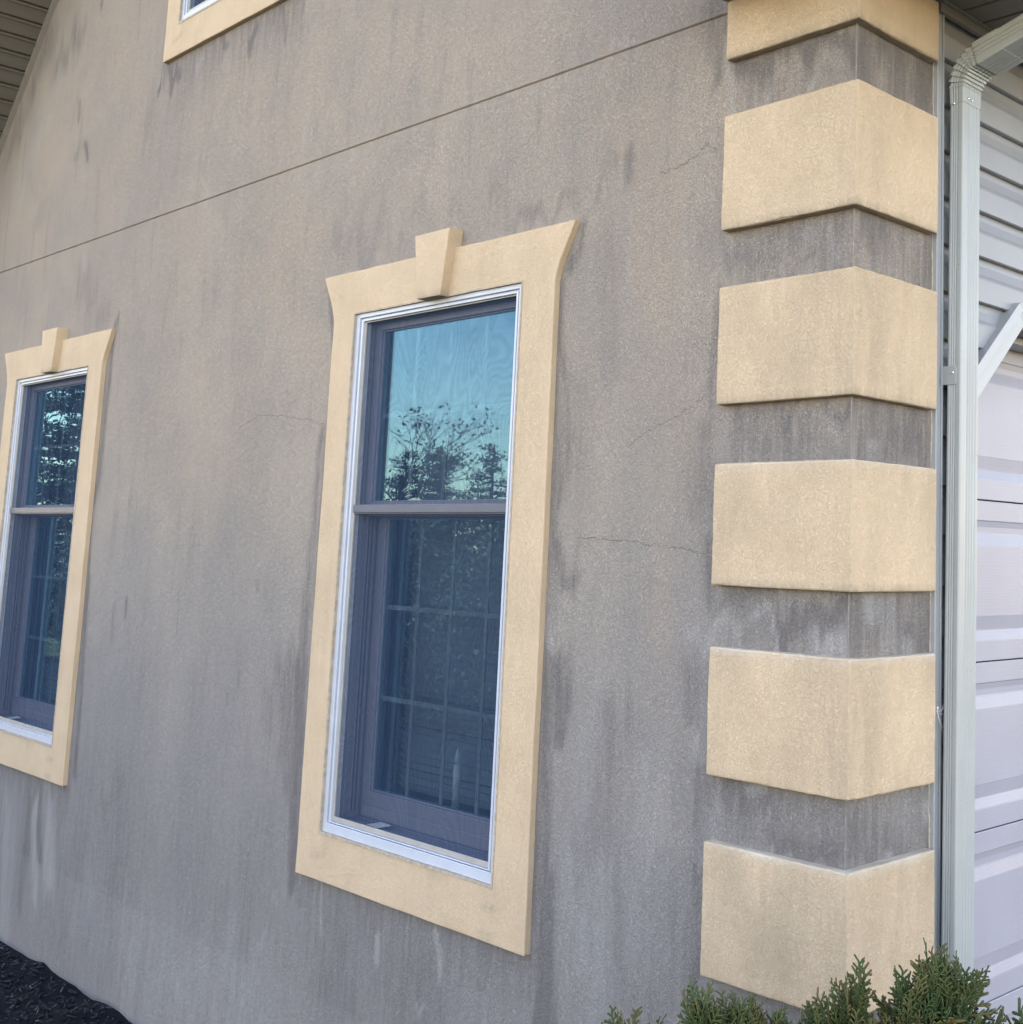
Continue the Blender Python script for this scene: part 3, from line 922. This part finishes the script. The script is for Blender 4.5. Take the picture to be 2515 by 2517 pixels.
# ---- garage side: eave soffit
SZ = 1.0105
mb = MB()
y = 0.2955 - 0.0863 * 4
prev = -0.30
pts = []
k = 0
while prev < 8.9:
    g = 0.3827 - 0.0863 * 7 + 0.0863 * k
    k += 1
    if g < -0.29:
        continue
    pr = [(prev, 0), (g - .006, 0), (g - .005, .012), (g + .003, .012), (g + .004, 0)]
    for (a, oa), (b, ob_) in zip(pr[:-1], pr[1:]):
        mb.add([(0.0, a, SZ + oa), (0.46, a, SZ + oa), (0.46, b, SZ + ob_), (0.0, b, SZ + ob_)], [(0, 1, 2, 3)])
    prev = g + .004
build(mb, 'eave_soffit', M['soffit'], house, fix=False)
mb = MB()
mb.box(-0.0, 0.012, 0.30, 8.8, SZ - .026, SZ + .002)
mb.box(0.012, 0.020, 0.30, 8.8, SZ - .006, SZ - .0005)
mb.box(0.46, 0.485, -.30, 8.9, SZ - .02, SZ + .19)
mb.box(-0.37, 0.485, -.325, -.30, SZ - .02, SZ + .19)
mb.box(-0.35, 0.46, -.30, -0.003, SZ - .004, SZ + .02)
mb.box(-0.35, 0.46, -.30, -0.003, SZ + .17, SZ + .19)
mb.box(-0.37, -0.35, -.30, -0.003, SZ - .004, SZ + .19)
build(mb, 'eave_trim', M['fascia'], house)
mb = MB()
mb.prism([(.486, SZ + .05), (.56, SZ + .05), (.60, SZ + .16), (.60, SZ + .18), (.585, SZ + .18), (.545, SZ + .065), (.50, SZ + .065), (.50, SZ + .18), (.486, SZ + .18)], 1, -.32, 8.9)
build(mb, 'gutter', M['spout'], house)

# ---- siding on the garage wall
LZ0, LP = 0.8892, 0.1076
prof = []                                  # (z, x) from the top down
z = LZ0 + 2 * LP
for k in range(-2, 26):
    zl = LZ0 - k * LP                      # lip (bottom edge) of the course above
    prof += [(zl + .0015, -0.0005), (zl, -0.003), (zl + .001, -0.0165), (zl - .018, -0.0150), (zl - .040, -0.0085), (zl - .050, -0.0020), (zl - .055, -0.0008)]
T_IN = [(0.430, 0.0878), (0.6790, 0.3231)]
T_MID = [(0.395, 0.1155), (0.6592, 0.3572)]
T_OUT = [(0.378, 0.1310), (0.6400, 0.3729)]
def siding_end(z):
    if z > T_OUT[1][1] - .004:
        return 4.6
    if z > T_OUT[0][1]:
        return T_OUT[0][0] + (z - T_OUT[0][1]) / (T_OUT[1][1] - T_OUT[0][1]) * (T_OUT[1][0] - T_OUT[0][0]) + .006
    return T_OUT[0][0] + .006
mb = MB()
zcut = T_OUT[1][1] - .004
def lerp_prof(zq, p, q):
    t = (zq - p[0]) / (q[0] - p[0])
    return p[1] + (q[1] - p[1]) * t
for p, q in zip(prof[:-1], prof[1:]):
    if q[0] < GZ - .1 or p[0] > SZ + .05:
        continue
    segs = [(p, q)]
    if p[0] > zcut > q[0]:
        xm = lerp_prof(zcut, p, q)
        segs = [(p, (zcut, xm), 4.6, 4.6), ((zcut, xm), q, siding_end(zcut - 1e-4), siding_end(q[0]))]
    else:
        segs = [(p, q, siding_end(p[0]), siding_end(q[0]))]
    for a, b, ea, eb in segs:
        mb.add([(a[1], .300, a[0]), (a[1], ea, a[0]), (b[1], eb, b[0]), (b[1], .300, b[0])], [(0, 1, 2, 3)])
# wall beyond the garage opening
mb.add([(0, 4.6, GZ), (0, 9, GZ), (0, 9, 1.05), (0, 4.6, 1.05)], [(0, 1, 2, 3)])
build(mb, 'siding', M['siding'], house, fix=False)
mb = MB()
mb.box(-.03, .004, WEND + .004, .3215, GZ, SZ - .027)
mb.box(.004, .010, WEND + .004, WEND + .009, GZ, SZ - .027)
mb.box(.004, .0075, .3155, .3215, GZ, SZ - .027)
build(mb, 'corner_channel', M['trim'], house, bevel=.001)
mb = MB()
mb.tube([(-.001 + .001 * math.sin(z * 37), WEND + .0015, z) for z in np.linspace(GZ, 1.0, 160)], .0028, 6)
build(mb, 'sealant_bead', M['caulk'], house, jit=0.0009)

# ---- garage opening trim and door
def strips(lines_a, lines_b, xf, xb, mbb):
    """sheet between two polylines (y, z), front at xf, edges down to xb"""
    n = len(lines_a)
    for i in range(n - 1):
        a, b, c, d = lines_a[i], lines_a[i + 1], lines_b[i + 1], lines_b[i]
        mbb.add([(xf, *a), (xf, *b), (xf, *c), (xf, *d), (xb, *a), (xb, *b), (xb, *c), (xb, *d)],
                [(0, 1, 2, 3), (7, 6, 5, 4), (0, 4, 5, 1), (2, 6, 7, 3), (1, 5, 6, 2), (3, 7, 4, 0)])
def full(l):
    a = [(l[0][0], GZ), l[0], l[1]]
    return a + [(4.6 + .378 - p[0], p[1]) for p in reversed(a)]
mb = MB()
strips(full(T_IN), full(T_MID), 0.006, -0.03, mb)
gt = build(mb, 'garage_door_casing', M['trim'], house, bevel=.001)
mb = MB()
strips(full(T_MID), full(T_OUT), 0.017, -0.02, mb)
build(mb, 'casing_channel', M['trim'], gt, bevel=.001)
mb = MB()
ti = full(T_IN)
to = [(p[0] - .012 if p[0] < 2.4 else p[0] + .012, p[1] + (.012 if p[1] > 0.05 else 0)) for p in ti]
strips(ti, to, -0.031, -0.2, mb)
build(mb, 'jamb_lining', M['soffit'], gt)
mb = MB()
mb.box(-.145, -.085, .70, 4.25, .305, .322)
build(mb, 'weather_stop', M['trim'], gt)

DX = -0.15
joints = [0.3195, -0.0900, -0.4840, -0.8815, -1.2770, -1.6720, -1.86]
mb = MB()
mb.box(DX - .05, DX - .045, .40, 4.6, GZ - .05, .33)
door = build(mb, 'garage_door', M['dark'], house, loc=(DX, .4, GZ))
for zt, zb in zip(joints[:-1], joints[1:]):
    h = zt - zb
    if h < .3:
        p = [(zt - .0012, -.006), (zt - .0015, 0), (zb + .002, 0)]
    else:
        p = [(zt - .0012, -.010), (zt - .0015, -.0015), (zt - .003, 0), (zt - .049, 0), (zt - .0505, -.0012), (zt - .052, -.0050), (zt - .066, -.0120), (zt - .080, -.0135),
             (zt - .084, -.0125), (zt - .110, -.0008), (zt - .1125, 0), (zb + .110, 0), (zb + .108, -.0010), (zb + .080, -.0110), (zb + .076, -.0120), (zb + .053, -.0008),
             (zb + .050, 0), (zb + .003, 0), (zb + .0018, -.0015), (zb + .0015, -.010)]
    p = [(a_, b_ * .52) for a_, b_ in p]
    mb = MB()
    for (za, xa), (zb_, xb) in zip(p[:-1], p[1:]):
        mb.add([(DX + xa, .41, za), (DX + xa, 4.6, za), (DX + xb, 4.6, zb_), (DX + xb, .41, zb_)], [(0, 1, 2, 3)])
    build(mb, 'door_section', M['door'], door, fix=False)

# ---- downspout
def spout_section(sx=1.0, sy=1.0):
    """cross-section in (x, y): side face has flutes too"""
    D_, W_ = 0.036 * sx, 0.0740 * sy
    pts = []
    def edge(p0, p1, nrm, n=3, amp=.0022, a=.22, b=.78):
        p0, p1, nrm = Vector(p0), Vector(p1), Vector(nrm)
        out_ = []
        m_ = 28
        for i in range(m_):
            t = i / m_
            d = 0
            if a < t < b:
                ph = (t - a) / (b - a) * n
                d = amp * (0.5 - 0.5 * math.cos(2 * math.pi * ph))
            out_.append(p0.lerp(p1, t) - nrm * d)
        return out_
    r = .004
    x0, x1, y0, y1 = 0, D_, 0, W_
    pts += edge((x0 + r, y0), (x1 - r, y0), (0, -1), 3, .0024, .12, .72)
    pts += [Vector((x1 - r + r * math.sin(a), y0 + r - r * math.cos(a))) for a in (0, .4, .8, 1.2)]
    pts += edge((x1, y0 + r), (x1, y1 - r), (1, 0), 4, .0022, .26, .92)
    pts += [Vector((x1 - r + r * math.cos(a), y1 - r + r * math.sin(a))) for a in (0, .5, 1.1)]
    pts += edge((x1 - r, y1), (x0 + r, y1), (0, 1), 3)
    pts += [Vector((x0, y1 - r)), Vector((x0, y0 + r))]
    return pts
def sweep(mbb, frames):
    """frames: list of (origin, ex, ey, scale)"""
    rows = []
    for o, ex, ey, s in frames:
        sec = spout_section(s, 1 + (s - 1) * .5)
        c = Vector((0.018 * s, 0.037 * (1 + (s - 1) * .5)))
        rows.append([tuple(o + ex * (p.x - c.x) + ey * (p.y - c.y)) for p in sec])
    n = len(rows[0])
    vs = [q for r in rows for q in r]
    fs = [(i * n + k, i * n + (k + 1) % n, (i + 1) * n + (k + 1) % n, (i + 1) * n + k) for i in range(len(rows) - 1) for k in range(n)]
    fs += [tuple(range(n)), tuple(range((len(rows) - 1) * n, len(rows) * n))]
    mbb.add(vs, fs)
XB = 0.016
def spc(z):                                # centre of the downspout at height z
    return Vector((XB + .018, 0.322 + .037 + (z - .27) * 0.013, z))
EY = Vector((0, 1, 0))
mb = MB()
fr = [(spc(z), Vector((1, 0, 0)), EY, 1.0) for z in np.linspace(GZ + .10, .786, 40)]
sweep(mb, fr)
sp = build(mb, 'downspout', M['spout'], house, loc=tuple(spc(GZ)), smooth=False)
ANG = R(74)
def elbow_frames():
    fr = []
    c0 = spc(.772)
    Rr = 0.066
    ctr = c0 + Vector((Rr, 0, .036))
    fr.append((c0, Vector((1, 0, 0)), EY, 1.06))
    fr.append((c0 + Vector((0, 0, .036)), Vector((1, 0, 0)), EY, 1.10))
    n = 7
    for i in range(n):
        for t, s in ((0.0, 1.20), (0.25, 1.20), (0.60, 1.12), (0.92, 1.06)):
            a = ANG * (i + t) / n
            p = ctr + Vector((-math.cos(a) * Rr, 0, math.sin(a) * Rr))
            fr.append((p, Vector((math.cos(a), 0, -math.sin(a))), EY, 1.08 + (s - 1.12) + .05 * i))
    a = ANG
    ex = Vector((math.cos(a), 0, -math.sin(a)))
    d = Vector((math.sin(a), 0, math.cos(a)))
    p = ctr + Vector((-math.cos(a) * Rr, 0, math.sin(a) * Rr))
    fr.append((p + d * .004, ex, EY, 1.58))
    fr.append((p + d * .070, ex, EY, 1.56))
    return fr, p + d * .070, ex, d
fr, pe, ex, d = elbow_frames()
mb = MB()
sweep(mb, fr)
build(mb, 'elbow', M['spout'], sp)
mb = MB()
sweep(mb, [(pe - d * .02, ex, EY, 1.48), (pe + d * .30, ex, EY, 1.48)])
build(mb, 'upper_pipe', M['spout'], sp)
mb = MB()
c = spc(.15)
yl = c.y - .037
mb.box(-.002, XB + .024, yl - .0022, yl + .001, .137, .178)
mb.box(.001, .004, yl - .012, yl - .001, .137, .178)
mb.box(XB + .024, XB + .0255, yl - .0022, yl + .001, .142, .174)
st = build(mb, 'strap', M['spout'], sp, bevel=.0008)
def screw(p, nrm, parent):
    m_ = MB()
    n_ = Vector(nrm)
    u = n_.orthogonal().normalized()
    w = n_.cross(u)
    rows = [(0.0, .0036), (.0012, .0036), (.0024, .0022), (.0028, .0004)]
    vs = [tuple(Vector(p) + n_ * h + (u * math.cos(a * math.pi / 5) + w * math.sin(a * math.pi / 5)) * r_) for h, r_ in rows for a in range(10)]
    fs = [(i * 10 + k, i * 10 + (k + 1) % 10, (i + 1) * 10 + (k + 1) % 10, (i + 1) * 10 + k) for i in range(3) for k in range(10)]
    fs.append(tuple(range(30, 40)))
    m_.add(vs, fs)
    build(m_, 'screw', M['screw'], parent)
screw((XB + .017, yl - .0022, .163), (0, -1, 0), st)
c = spc(.775)
screw((XB + .012, c.y - .0375, .772), (0, -1, 0), sp)
screw((XB + .0375, c.y - .020, .783), (1, 0, 0), sp)
screw((XB + .0375, c.y - .004, .783), (1, 0, 0), sp)

# ================================================================ THINGS AT THE WINDOWS
def blind(x0, x1, z0, z1, y, label, seed):
    t = empty('window_blind', ((x0 + x1) / 2, y, z0), label, 'window blind', 'blinds hanging behind the windows')
    mb = MB()
    mb.box(x0, x1, y - .02, y + .02, z1, z1 + .035)
    build(mb, 'headrail', M['blind'], t, bevel=.002)
    mb = MB()
    r_ = random.Random(seed)
    z = z1 - .015
    while z > z0 + .03:
        a = R(64 + r_.uniform(-4, 4))
        dy, dz = .0125 * math.cos(a), .0125 * math.sin(a)
        sag = r_.uniform(-.001, .001)
        mb.add([(x0, y - dy, z + dz), (x1, y - dy, z + dz + sag), (x1, y, z + sag + .0014), (x0, y, z + .0014), (x1, y + dy, z - dz + sag), (x0, y + dy, z - dz)],
               [(0, 1, 2, 3), (3, 2, 4, 5)])
        z -= .0205
    build(mb, 'slats', M['blind'], t, fix=False)
    mb = MB()
    mb.box(x0, x1, y - .012, y + .012, z0, z0 + .014)
    build(mb, 'bottom_rail', M['blind'], t, bevel=.002)
    return t
BL = ['white slatted blind behind the tall window nearest the corner blocks', 'white slatted blind behind the ground floor window at the left edge', 'white slatted blind behind the upper window']
for k, ((ox, oz), lab) in enumerate(zip(WIN, BL)):
    blind(IXL + ox + .03, IXR + ox - .03, IBOT + oz + .06, ITOP + oz - .05, 0.215, lab, k)

cd = empty('window_candle', (-1.452, .165, -0.985), 'white electric candle standing inside the tall window on the sill', 'candle lamp')
mb = MB()
def lathe(mbb, c, rows, n=16):
    vs = [(c[0] + r_ * math.cos(2 * math.pi * k / n), c[1] + r_ * math.sin(2 * math.pi * k / n), c[2] + h) for h, r_ in rows for k in range(n)]
    m_ = len(rows)
    fs = [(i * n + k, i * n + (k + 1) % n, (i + 1) * n + (k + 1) % n, (i + 1) * n + k) for i in range(m_ - 1) for k in range(n)]
    fs += [tuple(range(n - 1, -1, -1)), tuple(range((m_ - 1) * n, m_ * n))]
    mbb.add(vs, fs)
c = (-1.452, .165, -0.985)
lathe(mb, c, [(0, .026), (.006, .027), (.010, .018), (.016, .009), (.030, .008), (.036, .012), (.042, .0125)])
build(mb, 'base', M['brass'], cd, smooth=True)
mb = MB()
lathe(mb, c, [(.042, .010), (.150, .010), (.152, .008)])
build(mb, 'candle_tube', M['candle'], cd, smooth=True)
mb = MB()
lathe(mb, c, [(.152, .005), (.160, .0085), (.170, .0090), (.182, .0060), (.196, .0015)])
build(mb, 'bulb', M['candle'], cd, smooth=True)
# interior stool board the candle stands on
for ox, oz in WIN:
    mb = MB()
    mb.box(IXL + ox - .02, IXR + ox + .02, .151, .26, IBOT + oz + .030, IBOT + oz + .0635)
    build(mb, 'window_stool', M['white'], house)

# cobweb on the corner block beside the channel
wb = MB()
wr = random.Random(3)
o0 = Vector((.0225, .279, -.548))
for k in range(9):
    e = Vector((.012, .325 + wr.uniform(-.005, .01), -.55 + wr.uniform(-.07, .03)))
    p = [o0.lerp(e, t) + Vector((0, 0, -.010 * math.sin(math.pi * t) + wr.uniform(-.001, .001))) for t in (0, .25, .5, .75, 1)]
    wb.tube(p, .00022, 4)
lathe(wb, (.0235, .281, -.546), [(0, .0008), (.003, .0022), (.006, .0008)], 6)
tag(build(wb, 'cobweb', M['web'], loc=(.0225, .279, -.548)), 'small white cobweb strung from the fifth corner block to the siding', 'cobweb')

# ================================================================ SHRUBS
def frond_mesh(seed, L=0.085):
    """one flat arborvitae spray: list of (verts, faces, tint) in the local XZ plane growing +Z"""
    r_ = random.Random(seed)
    V, Fc, T = [], [], []
    def seg(p, q, w0, w1, tn, tip):
        d = (q - p)
        if d.length < 1e-5:
            return
        d.normalize()
        s_ = d.cross(Vector((0, 1, 0))).normalized()
        n_ = Vector((0, 1, 0))
        o = len(V)
        for c, w in ((p, w0), (q, w1)):
            for a, b in ((1, 0), (0, .55), (-1, 0), (0, -.55)):
                V.append(c + s_ * a * w + n_ * b * w)
                T.append(tn if c is p else tip)
        V.append(q + d * w1 * 1.1)
        T.append(min(1, tip + .1))
        for k in range(4):
            Fc.append((o + k, o + (k + 1) % 4, o + 4 + (k + 1) % 4, o + 4 + k))
            Fc.append((o + 4 + k, o + 4 + (k + 1) % 4, o + 8))
    def branch(p, ang, ln, depth, t0):
        n = max(2, int(ln / .0065))
        st = ln / n
        w = .0018
        curl = r_.uniform(-.05, .05)
        side = r_.choice((-1, 1))
        yb = r_.uniform(-.25, .25)
        for i in range(n):
            q = p + Vector((math.sin(ang), yb * .5, math.cos(ang))) * st
            f = i / n
            tn = min(1, t0 + .5 * f)
            seg(p, q, w, w * (1.12 if i == n - 1 else 1.0), tn, min(1, tn + .25))
            if depth < 2 and i < n:
                sl = (ln * (1 - f * .75)) * (.50 if depth == 0 else .38) * r_.uniform(.6, 1.15)
                if sl > .005:
                    branch(q, ang + side * R(r_.uniform(30, 48)), sl, depth + 1, tn)
                side = -side
            p = q
            ang += curl
    branch(Vector((0, 0, 0)), 0.0, L, 0, 0.0)
    return np.array([tuple(v) for v in V]), Fc, np.array(T)
FR = [frond_mesh(100 + k, r_) for k, r_ in enumerate((.055, .065, .06, .07, .075, .062))]
FRF = []
for v, f, t in FR:
    tri = [q for q in f if len(q) == 3]
    quad = [q for q in f if len(q) == 4]
    FRF.append((v, np.array(quad), np.array(tri), t))

def shrub(name, base, leaders, label, seed):
    """leaders: list of (x, y, ztop, weight)"""
    r_ = random.Random(seed)
    t = empty(name, base, label, 'shrub', 'arborvitae shrubs growing in front of the corner')
    VV, QQ, TT, CC = [], [], [], []
    off = 0
    sm = MB()
    for (lx, ly, lz, wt) in leaders:
        lz -= .003
        zb = GZ + .05
        H = lz - zb
        bx, by = base[0] + (lx - base[0]) * .35, base[1] + (ly - base[1]) * .35
        def axis_pt(u):
            return Vector((bx + (lx - bx) * u ** .8, by + (ly - by) * u ** .8, zb + H * u))
        sm.tube([axis_pt(u) for u in np.linspace(0, .97, 12)], [.009 * (1 - u * .85) for u in np.linspace(0, .97, 12)], 6)
        count = int(250 * wt)
        for i in range(count):
            dpt = (r_.random() ** 1.25) * H * .98       # metres below the tip
            if i < 5:
                dpt = i * .006
            rad = min(.012 + dpt * .27, .13) * r_.uniform(.15, 1.0) ** .7
            a = r_.uniform(0, 2 * math.pi)
            u = 1 - dpt / H
            p = axis_pt(max(0, u)) + Vector((math.cos(a) * rad, math.sin(a) * rad, -.055 + r_.uniform(-.012, .012)))
            lean = R(r_.uniform(5, 30)) if dpt < .05 else R(r_.uniform(15, 62))
            sc = r_.uniform(.62, 1.0) * (0.85 if dpt < .05 else 1.15)
            if dpt > .35:
                sc *= 1.35
            m_ = Matrix.Rotation(a, 3, 'Z') @ Matrix.Rotation(lean, 3, 'Y') @ Matrix.Rotation(r_.uniform(0, math.pi), 3, 'Z')
            k = r_.randrange(len(FRF))
            v, q4, q3, tt = FRF[k]
            M3 = np.array(m_)
            w = (v * sc) @ M3.T + np.array(p)
            VV.append(w)
            QQ.append(q4 + off)
            TT.append(q3 + off)
            br = r_.random()
            bronze = (r_.uniform(.5, 1.0) if br < .28 else r_.uniform(0, .35))
            shade = r_.uniform(0, .8) * (1 if r_.random() < .5 else .3)
            c = np.zeros((len(w), 4), np.float32)
            c[:, 0] = np.clip(tt * bronze * 1.5 * (1 if dpt < .2 else .5), 0, 1)
            c[:, 1] = shade
            c[:, 3] = 1
            CC.append(c)
            off += len(w)
    V = np.concatenate(VV) - np.array(base)
    Q = np.concatenate(QQ)
    T_ = np.concatenate(TT)
    me = bpy.data.meshes.new('foliage')
    me.vertices.add(len(V))
    me.vertices.foreach_set('co', V.astype(np.float32).ravel())
    nl = len(Q) * 4 + len(T_) * 3
    me.loops.add(nl)
    me.loops.foreach_set('vertex_index', np.concatenate([Q.ravel(), T_.ravel()]).astype(np.int32))
    me.polygons.add(len(Q) + len(T_))
    ls = np.concatenate([np.arange(len(Q)) * 4, len(Q) * 4 + np.arange(len(T_)) * 3]).astype(np.int32)
    me.polygons.foreach_set('loop_start', ls)
    me.update(calc_edges=True)
    a = me.color_attributes.new(name='tint', type='FLOAT_COLOR', domain='POINT')
    a.data.foreach_set('color', np.concatenate(CC).ravel())
    me.materials.append(M['arb'])
    link(bpy.data.objects.new('foliage', me), t, base)
    build(sm, 'stem', M['stem'], t, smooth=True)
    return t
shrub('arborvitae_shrub', (.24, -.63, GZ), [(.130, -.760, -.885, .5), (.165, -.712, -.860, .7), (.205, -.680, -.885, .6), (.240, -.640, -.830, 1.2), (.270, -.600, -.836, 1.1), (.300, -.575, -.850, .9)],
      'low green arborvitae shrub with bronze tips, leftmost of the three', 11)
shrub('arborvitae_shrub', (.39, -.51, GZ), [(.335, -.552, -.850, .8), (.366, -.521, -.832, 1.0), (.386, -.499, -.802, 1.2), (.416, -.492, -.848, .9)],
      'green arborvitae shrub standing before the sharp corner edge, middle of the three', 12)
shrub('arborvitae_shrub', (.52, -.41, GZ), [(.455, -.450, -.800, 1.2), (.476, -.429, -.774, 1.4), (.500, -.411, -.780, 1.3), (.532, -.401, -.845, .5), (.580, -.377, -.838, .7), (.62, -.36, -.81, .9)],
      'tallest green arborvitae shrub in front of the downspout and garage door', 13)

# ================================================================ TREES ACROSS THE LAWN (seen mirrored in the panes)
def far_tree(kind, x, y, h, label, seed, group):
    r_ = random.Random(seed)
    gz = GZ - .06
    t = empty(kind, (x, y, gz), label, 'tree', group)
    tm, cm = MB(), MB()
    tint = []
    def leaf(p, s_, dark):
        n_ = Vector((r_.gauss(0, 1), r_.gauss(0, 1), r_.gauss(0, 1))).normalized()
        u = n_.orthogonal().normalized()
        w = n_.cross(u)
        a = r_.uniform(0, 6.3)
        u, w = u * math.cos(a) + w * math.sin(a), w * math.cos(a) - u * math.sin(a)
        cm.add([p - u * s_ - w * s_ * .3, p + u * s_ * .2 - w * s_ * .5, p + u * s_, p + w * s_ * .5], [(0, 1, 2, 3)])
        b = r_.random()
        tint.extend([(b, dark, 0, 1)] * 4)
    if kind == 'evergreen_tree':
        tm.tube([(x, y, gz), (x + .05, y, gz + h * .5), (x, y, gz + h)], [.025 * h, .015 * h, .01], 8)
        n = int(h * 20)
        for i in range(n):
            u = (i + r_.random()) / n
            z = gz + h * (.08 + .9 * u)
            L = h * .30 * (1 - u) ** .8 * r_.uniform(.6, 1.15) + .15
            a = r_.uniform(0, 6.3)
            e = Vector((x + math.cos(a) * L, y + math.sin(a) * L, z + L * r_.uniform(-.15, .25)))
            s0 = Vector((x, y, z))
            tm.tube([s0, s0.lerp(e, .5) + Vector((0, 0, -.03)), e], [.02, .012, .004], 5)
            for k in range(int(L * 130) + 14):
                q = r_.uniform(.15, 1.05)
                p = s0.lerp(e, q) + Vector((r_.gauss(0, .07), r_.gauss(0, .07), r_.gauss(0, .035)))
                leaf(p, r_.uniform(.015, .042), r_.random())
    else:
        def limb(p, d, L, rad, depth):
            mid = p + d * L * .5 + Vector((r_.gauss(0, .03), r_.gauss(0, .03), r_.gauss(0, .02))) * L
            e = p + d * L
            tm.tube([p, mid, e], [rad, rad * .8, rad * .6], 6)
            if depth >= 5:
                for k in range(3):
                    if r_.random() < .5:
                        leaf(e + Vector((r_.gauss(0, .08), r_.gauss(0, .08), r_.gauss(0, .08))), r_.uniform(.03, .06), r_.random())
                return
            for k in range(3 if depth < 3 else 4):
                q = Vector((r_.gauss(0, .55), r_.gauss(0, .55), r_.uniform(-.1, .5)))
                limb(p + d * L * r_.uniform(.55, 1.0), (d + q).normalized(), L * r_.uniform(.55, .78), rad * .58, depth + 1)
        limb(Vector((x, y, gz)), Vector((r_.gauss(0, .04), r_.gauss(0, .04), 1)).normalized(), h * .36, .010 * h, 0)
    build(tm, 'trunk', M['stem'], t, fix=False, smooth=True)
    if cm.v:
        cr = build(cm, 'crown', M['pine'] if kind == 'evergreen_tree' else M['oakleaf'], t, fix=False)
        a = cr.data.color_attributes.new(name='tint', type='FLOAT_COLOR', domain='POINT')
        a.data.foreach_set('color', np.array(tint, np.float32).ravel())
    return t
def added_hedge_bush(x, y, h, w, label, seed):  # hedge added out of view so the lower panes reflect dark foliage
    r_ = random.Random(seed)
    gz = GZ - .06
    t = empty('added_hedge_bush', (x, y, gz), label, 'bush', 'hedge bushes added to darken the lower panes')
    cm, tm = MB(), MB()
    tint = []
    for k in range(14000):
        d = Vector((r_.gauss(0, 1), r_.gauss(0, 1), r_.gauss(0, 1))).normalized() * r_.uniform(.6, 1) ** .5
        p = Vector((x + d.x * w, y + d.y * w, gz + h * .5 + d.z * h * .5 + .1 * noise.noise(d * 3) + .05))
        n_ = (d + Vector((r_.gauss(0, .6), r_.gauss(0, .6), r_.gauss(0, .6)))).normalized()
        u = n_.orthogonal().normalized()
        v = n_.cross(u)
        s_ = r_.uniform(.014, .032)
        cm.add([p - u * s_, p + v * s_ * .5, p + u * s_, p - v * s_ * .5], [(0, 1, 2, 3)])
        tint.extend([(r_.random(), r_.random(), 0, 1)] * 4)
    for k in range(5):
        a = k * 1.3
        tm.tube([(x, y, gz), (x + math.cos(a) * w * .3, y + math.sin(a) * w * .3, gz + h * .4), (x + math.cos(a) * w * .5, y + math.sin(a) * w * .5, gz + h * .8)], [.03, .02, .008], 5)
    build(tm, 'stem', M['stem'], t, smooth=True)
    cr = build(cm, 'foliage', M['pine'], t, fix=False)
    a = cr.data.color_attributes.new(name='tint', type='FLOAT_COLOR', domain='POINT')
    a.data.foreach_set('color', np.array(tint, np.float32).ravel())
    return t
BUSH = []
for k in range(11):
    f = k / 10
    bx_, by_ = -15.0 + 10.5 * f, -4.5 + .15 * math.sin(k * 4.1)
    if k < 3:
        BUSH.append(added_hedge_bush(bx_, by_, 1.95 + .12 * math.sin(k * 2.3), .78, 'dark evergreen bush added across the lawn to darken the panes it is mirrored in', 80 + k))
    else:
        c_ = copy_tree(BUSH[k % 3], None)
        c_.location = (bx_, by_, GZ - .06)
        c_.rotation_euler = (0, 0, k * 1.9)
TREES = [
    ('evergreen_tree', -12.2, -9.7, 4.7), ('evergreen_tree', -15.2, -9.6, 3.1), ('evergreen_tree', -17.9, -12.6, 3.6), ('bare_tree', -20.6, -12.2, 5.2),
    ('evergreen_tree', -25.0, -13.5, 5.2), ('bare_tree', -23.0, -8.8, 7.5), ('evergreen_tree', -29.0, -10.5, 7.0),
    ('bare_tree', -28.0, -6.4, 8.0), ('evergreen_tree', -33.0, -8.2, 7.0), ('evergreen_tree', -24.0, -20.0, 6.0), ('evergreen_tree', -16.0, -17.5, 5.5),
    ('evergreen_tree', -23.6, -15.4, 4.0), ('evergreen_tree', -21.4, -16.4, 4.3), ('evergreen_tree', -22.8, -13.9, 3.8), ('evergreen_tree', -18.2, -5.3, 4.6), ('evergreen_tree', -17.0, -4.2, 3.9), ('evergreen_tree', -19.6, -6.2, 5.0), ('evergreen_tree', -26.0, -8.4, 6.8), ('evergreen_tree', -27.6, -9.8, 7.2), ('bare_tree', -31.0, -16.0, 6.5),
]
LT = {'evergreen_tree': 'evergreen tree across the lawn, mirrored in the window panes', 'bare_tree': 'bare winter tree across the lawn, mirrored in the window panes'}
for k, (kd, x, y, h) in enumerate(TREES):
    far_tree(kd, x, y, h, LT[kd], 50 + k, 'trees mirrored in the windows' if kd == 'evergreen_tree' else 'bare trees mirrored in the windows')
